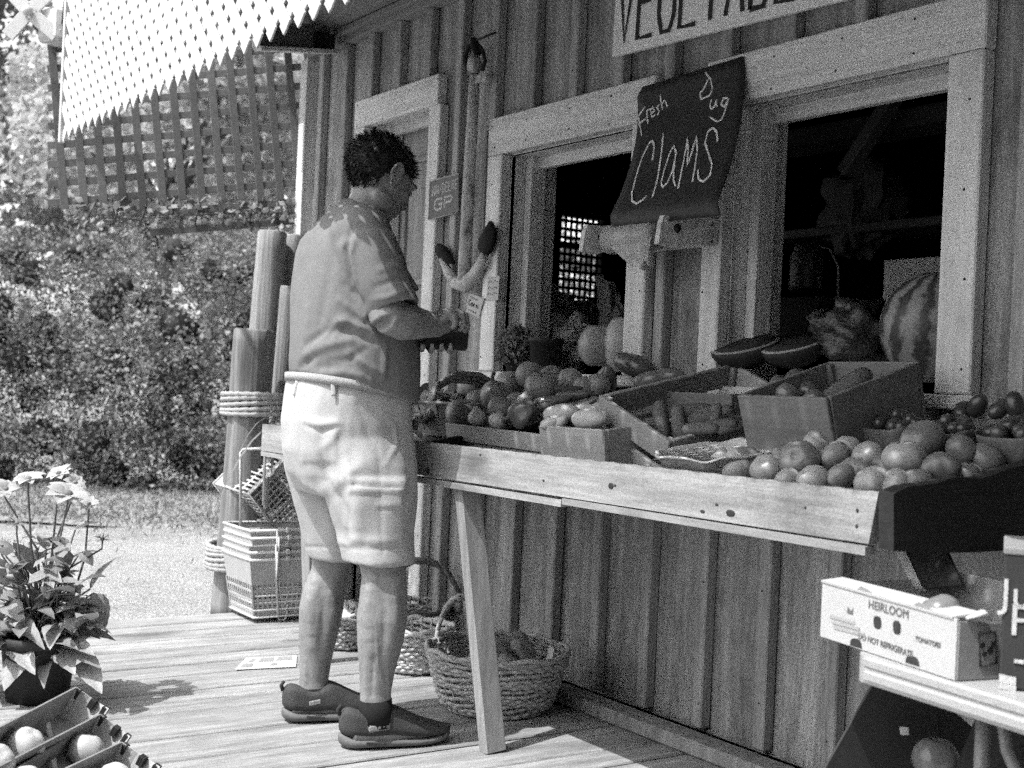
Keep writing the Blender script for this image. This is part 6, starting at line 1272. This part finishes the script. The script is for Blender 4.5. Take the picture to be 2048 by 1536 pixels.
def trimline(nm, pts, rad, m, flat=.5, off=.002):
    P = [on_body(p[0], p[1], me, 3.55) for p in pts]; P = [p + unit(CAM - p) * off for p in P]; return cobj(nm, MB().tube(P, rad, 6, hint=tuple(unit(CAM - P[0])), flat=flat), m, shorts)
for x in (596, 666): trimline('belt_loop', lerpP([(x, 762), (x + (2 if x > 600 else -6), 792)]), .007, M['shorts'], .35, .006)
# shoes and socks
def shoe(heel, toe, lbl):
    heel, toe = A(heel), A(toe); d = unit(toe - heel); L = np.linalg.norm(toe - heel); s = unit(np.cross(d, Z)); so2 = MB(); up = MB(); n = 26
    def wdt(u): return .044 + .009 * math.sin(math.pi * min(1, u * 1.15)) ** 1.0 + (.010 * math.exp(-((u - .68) / .2) ** 2))
    rs, ru = [], []
    for u in np.linspace(0, 1, 18):
        w_ = wdt(u) * math.sqrt(max(.02, 1 - max(0, (u - .8) / .2) ** 2.4)) * math.sqrt(max(.05, 1 - max(0, (.12 - u) / .12) ** 2)); lift = .018 * max(0, (u - .75) / .25) ** 2 + .012 * max(0, (.1 - u) / .1) ** 2; hs = .036 - .012 * u; p = heel + d * L * u
        rs.append(A([p - s * w_ * .9 + Z * lift, p + s * w_ * .9 + Z * lift, p + s * w_ * 1.06 + Z * (lift + hs * .5), p + s * w_ * 1.0 + Z * (lift + hs), p - s * w_ * 1.0 + Z * (lift + hs), p - s * w_ * 1.06 + Z * (lift + hs * .5)]))
        top = max(float(np.interp(u, [0, .05, .14, .24, .33, .43, .55, .72, .9, 1], [.090, .110, .104, .088, .092, .116, .098, .070, .052, .036])), lift + hs + .008)
        w2 = w_ * .96; zb_ = lift + hs - .004; mid = (zb_ + top) / 2; nar = float(np.interp(u, [0, .2, .4, .6, 1], [.85, 1.0, .92, .62, .5]))
        ru.append(A([p - s * w2 + Z * zb_, p + s * w2 + Z * zb_, p + s * w2 * 1.02 + Z * (zb_ + (top - zb_) * .35), p + s * w2 * .88 + Z * (zb_ + (top - zb_) * .72), p + s * w2 * nar + Z * top, p + Z * (top + .005), p - s * w2 * nar + Z * top, p - s * w2 * .88 + Z * (zb_ + (top - zb_) * .72), p - s * w2 * 1.02 + Z * (zb_ + (top - zb_) * .35)]))
    so2.loft(rs, True, True); up.loft(ru, True, True); u_ = cobj('shoe', up, M['shoe'], body); mdf = u_.modifiers.new('s', 'SUBSURF'); mdf.levels = 1; mdf.render_levels = 2
    so_o = cobj('sole', so2, M['sole'], u_); m2 = so_o.modifiers.new('s', 'SUBSURF'); m2.levels = 1; m2.render_levels = 1
    hp_ = heel + Z * .092 + d * .004; cobj('heel_tab', MB().tube([hp_, hp_ + Z * .016 - d * .007, hp_ + Z * .028 + d * .002], [.007, .006, .005], 8, hint=tuple(s), flat=.5), M['shoe'], u_)
    side = 1; e = heel + d * L * .22 + s * .055 + Z * .062; cobj('side_mark', MB().beam(e, e + d * .034 + Z * .006, .012, .004, tuple(s)), M['belt'], u_)
    e = heel + d * L * .20 + s * .0555 + Z * .022; cobj('sole_mark', MB().beam(e, e + d * .055 - Z * .006, .010, .004, tuple(s)), M['shoe'], u_); return u_
shoe((-3.205, -1.055, 0), (-3.14, -.725, 0), ''); shoe((-3.525, -1.085, 0), (-3.455, -.765, 0), '')
for pts, a in (([(751, 1398), (752, 1425), (753, 1452)], 3.60), ([(628.5, 1372), (629, 1395), (630, 1422)], 3.87)):
    P = [Q(x, y, a) for x, y in pts]; cobj('sock', MB().tube([P[0] + Z * .001, P[0], P[1], P[2]], [.036, .0462, .0478, .047], 24), M['sock'], body)
# wallet held in both hands
wt = thing('wallet', 'dark open wallet with pale notes held in the hands of the man', 'wallet', Q(890, 678, 3.7))
w4_ = [Q(842, 689, 3.67), Q(932, 700, 3.72), Q(938, 655, 3.84), Q(862, 652, 3.80)]; cobj('lower_half', MB().slab(w4_, .008), M['cartond'], wt)
cobj('upright_half', MB().slab([Q(846, 688, 3.668), Q(934, 699, 3.715), Q(937, 668, 3.73), Q(868, 662, 3.68)], .006), M['cartond'], wt)
cobj('note', MB().slab([Q(880, 668, 3.70), Q(931, 672, 3.735), Q(933, 657, 3.745), Q(890, 654, 3.715)], .002), M['paper'], wt)
# bake the few modifiers and check every mesh, so that the render meets plain clean geometry only
dg = bpy.context.evaluated_depsgraph_get()
for o in [o for o in COL.objects if o.type == 'MESH' and len(o.modifiers)]:
    nm_ = bpy.data.meshes.new_from_object(o.evaluated_get(dg)); o.modifiers.clear(); o.data = nm_
for me_ in bpy.data.meshes:
    me_.validate(); me_.update()
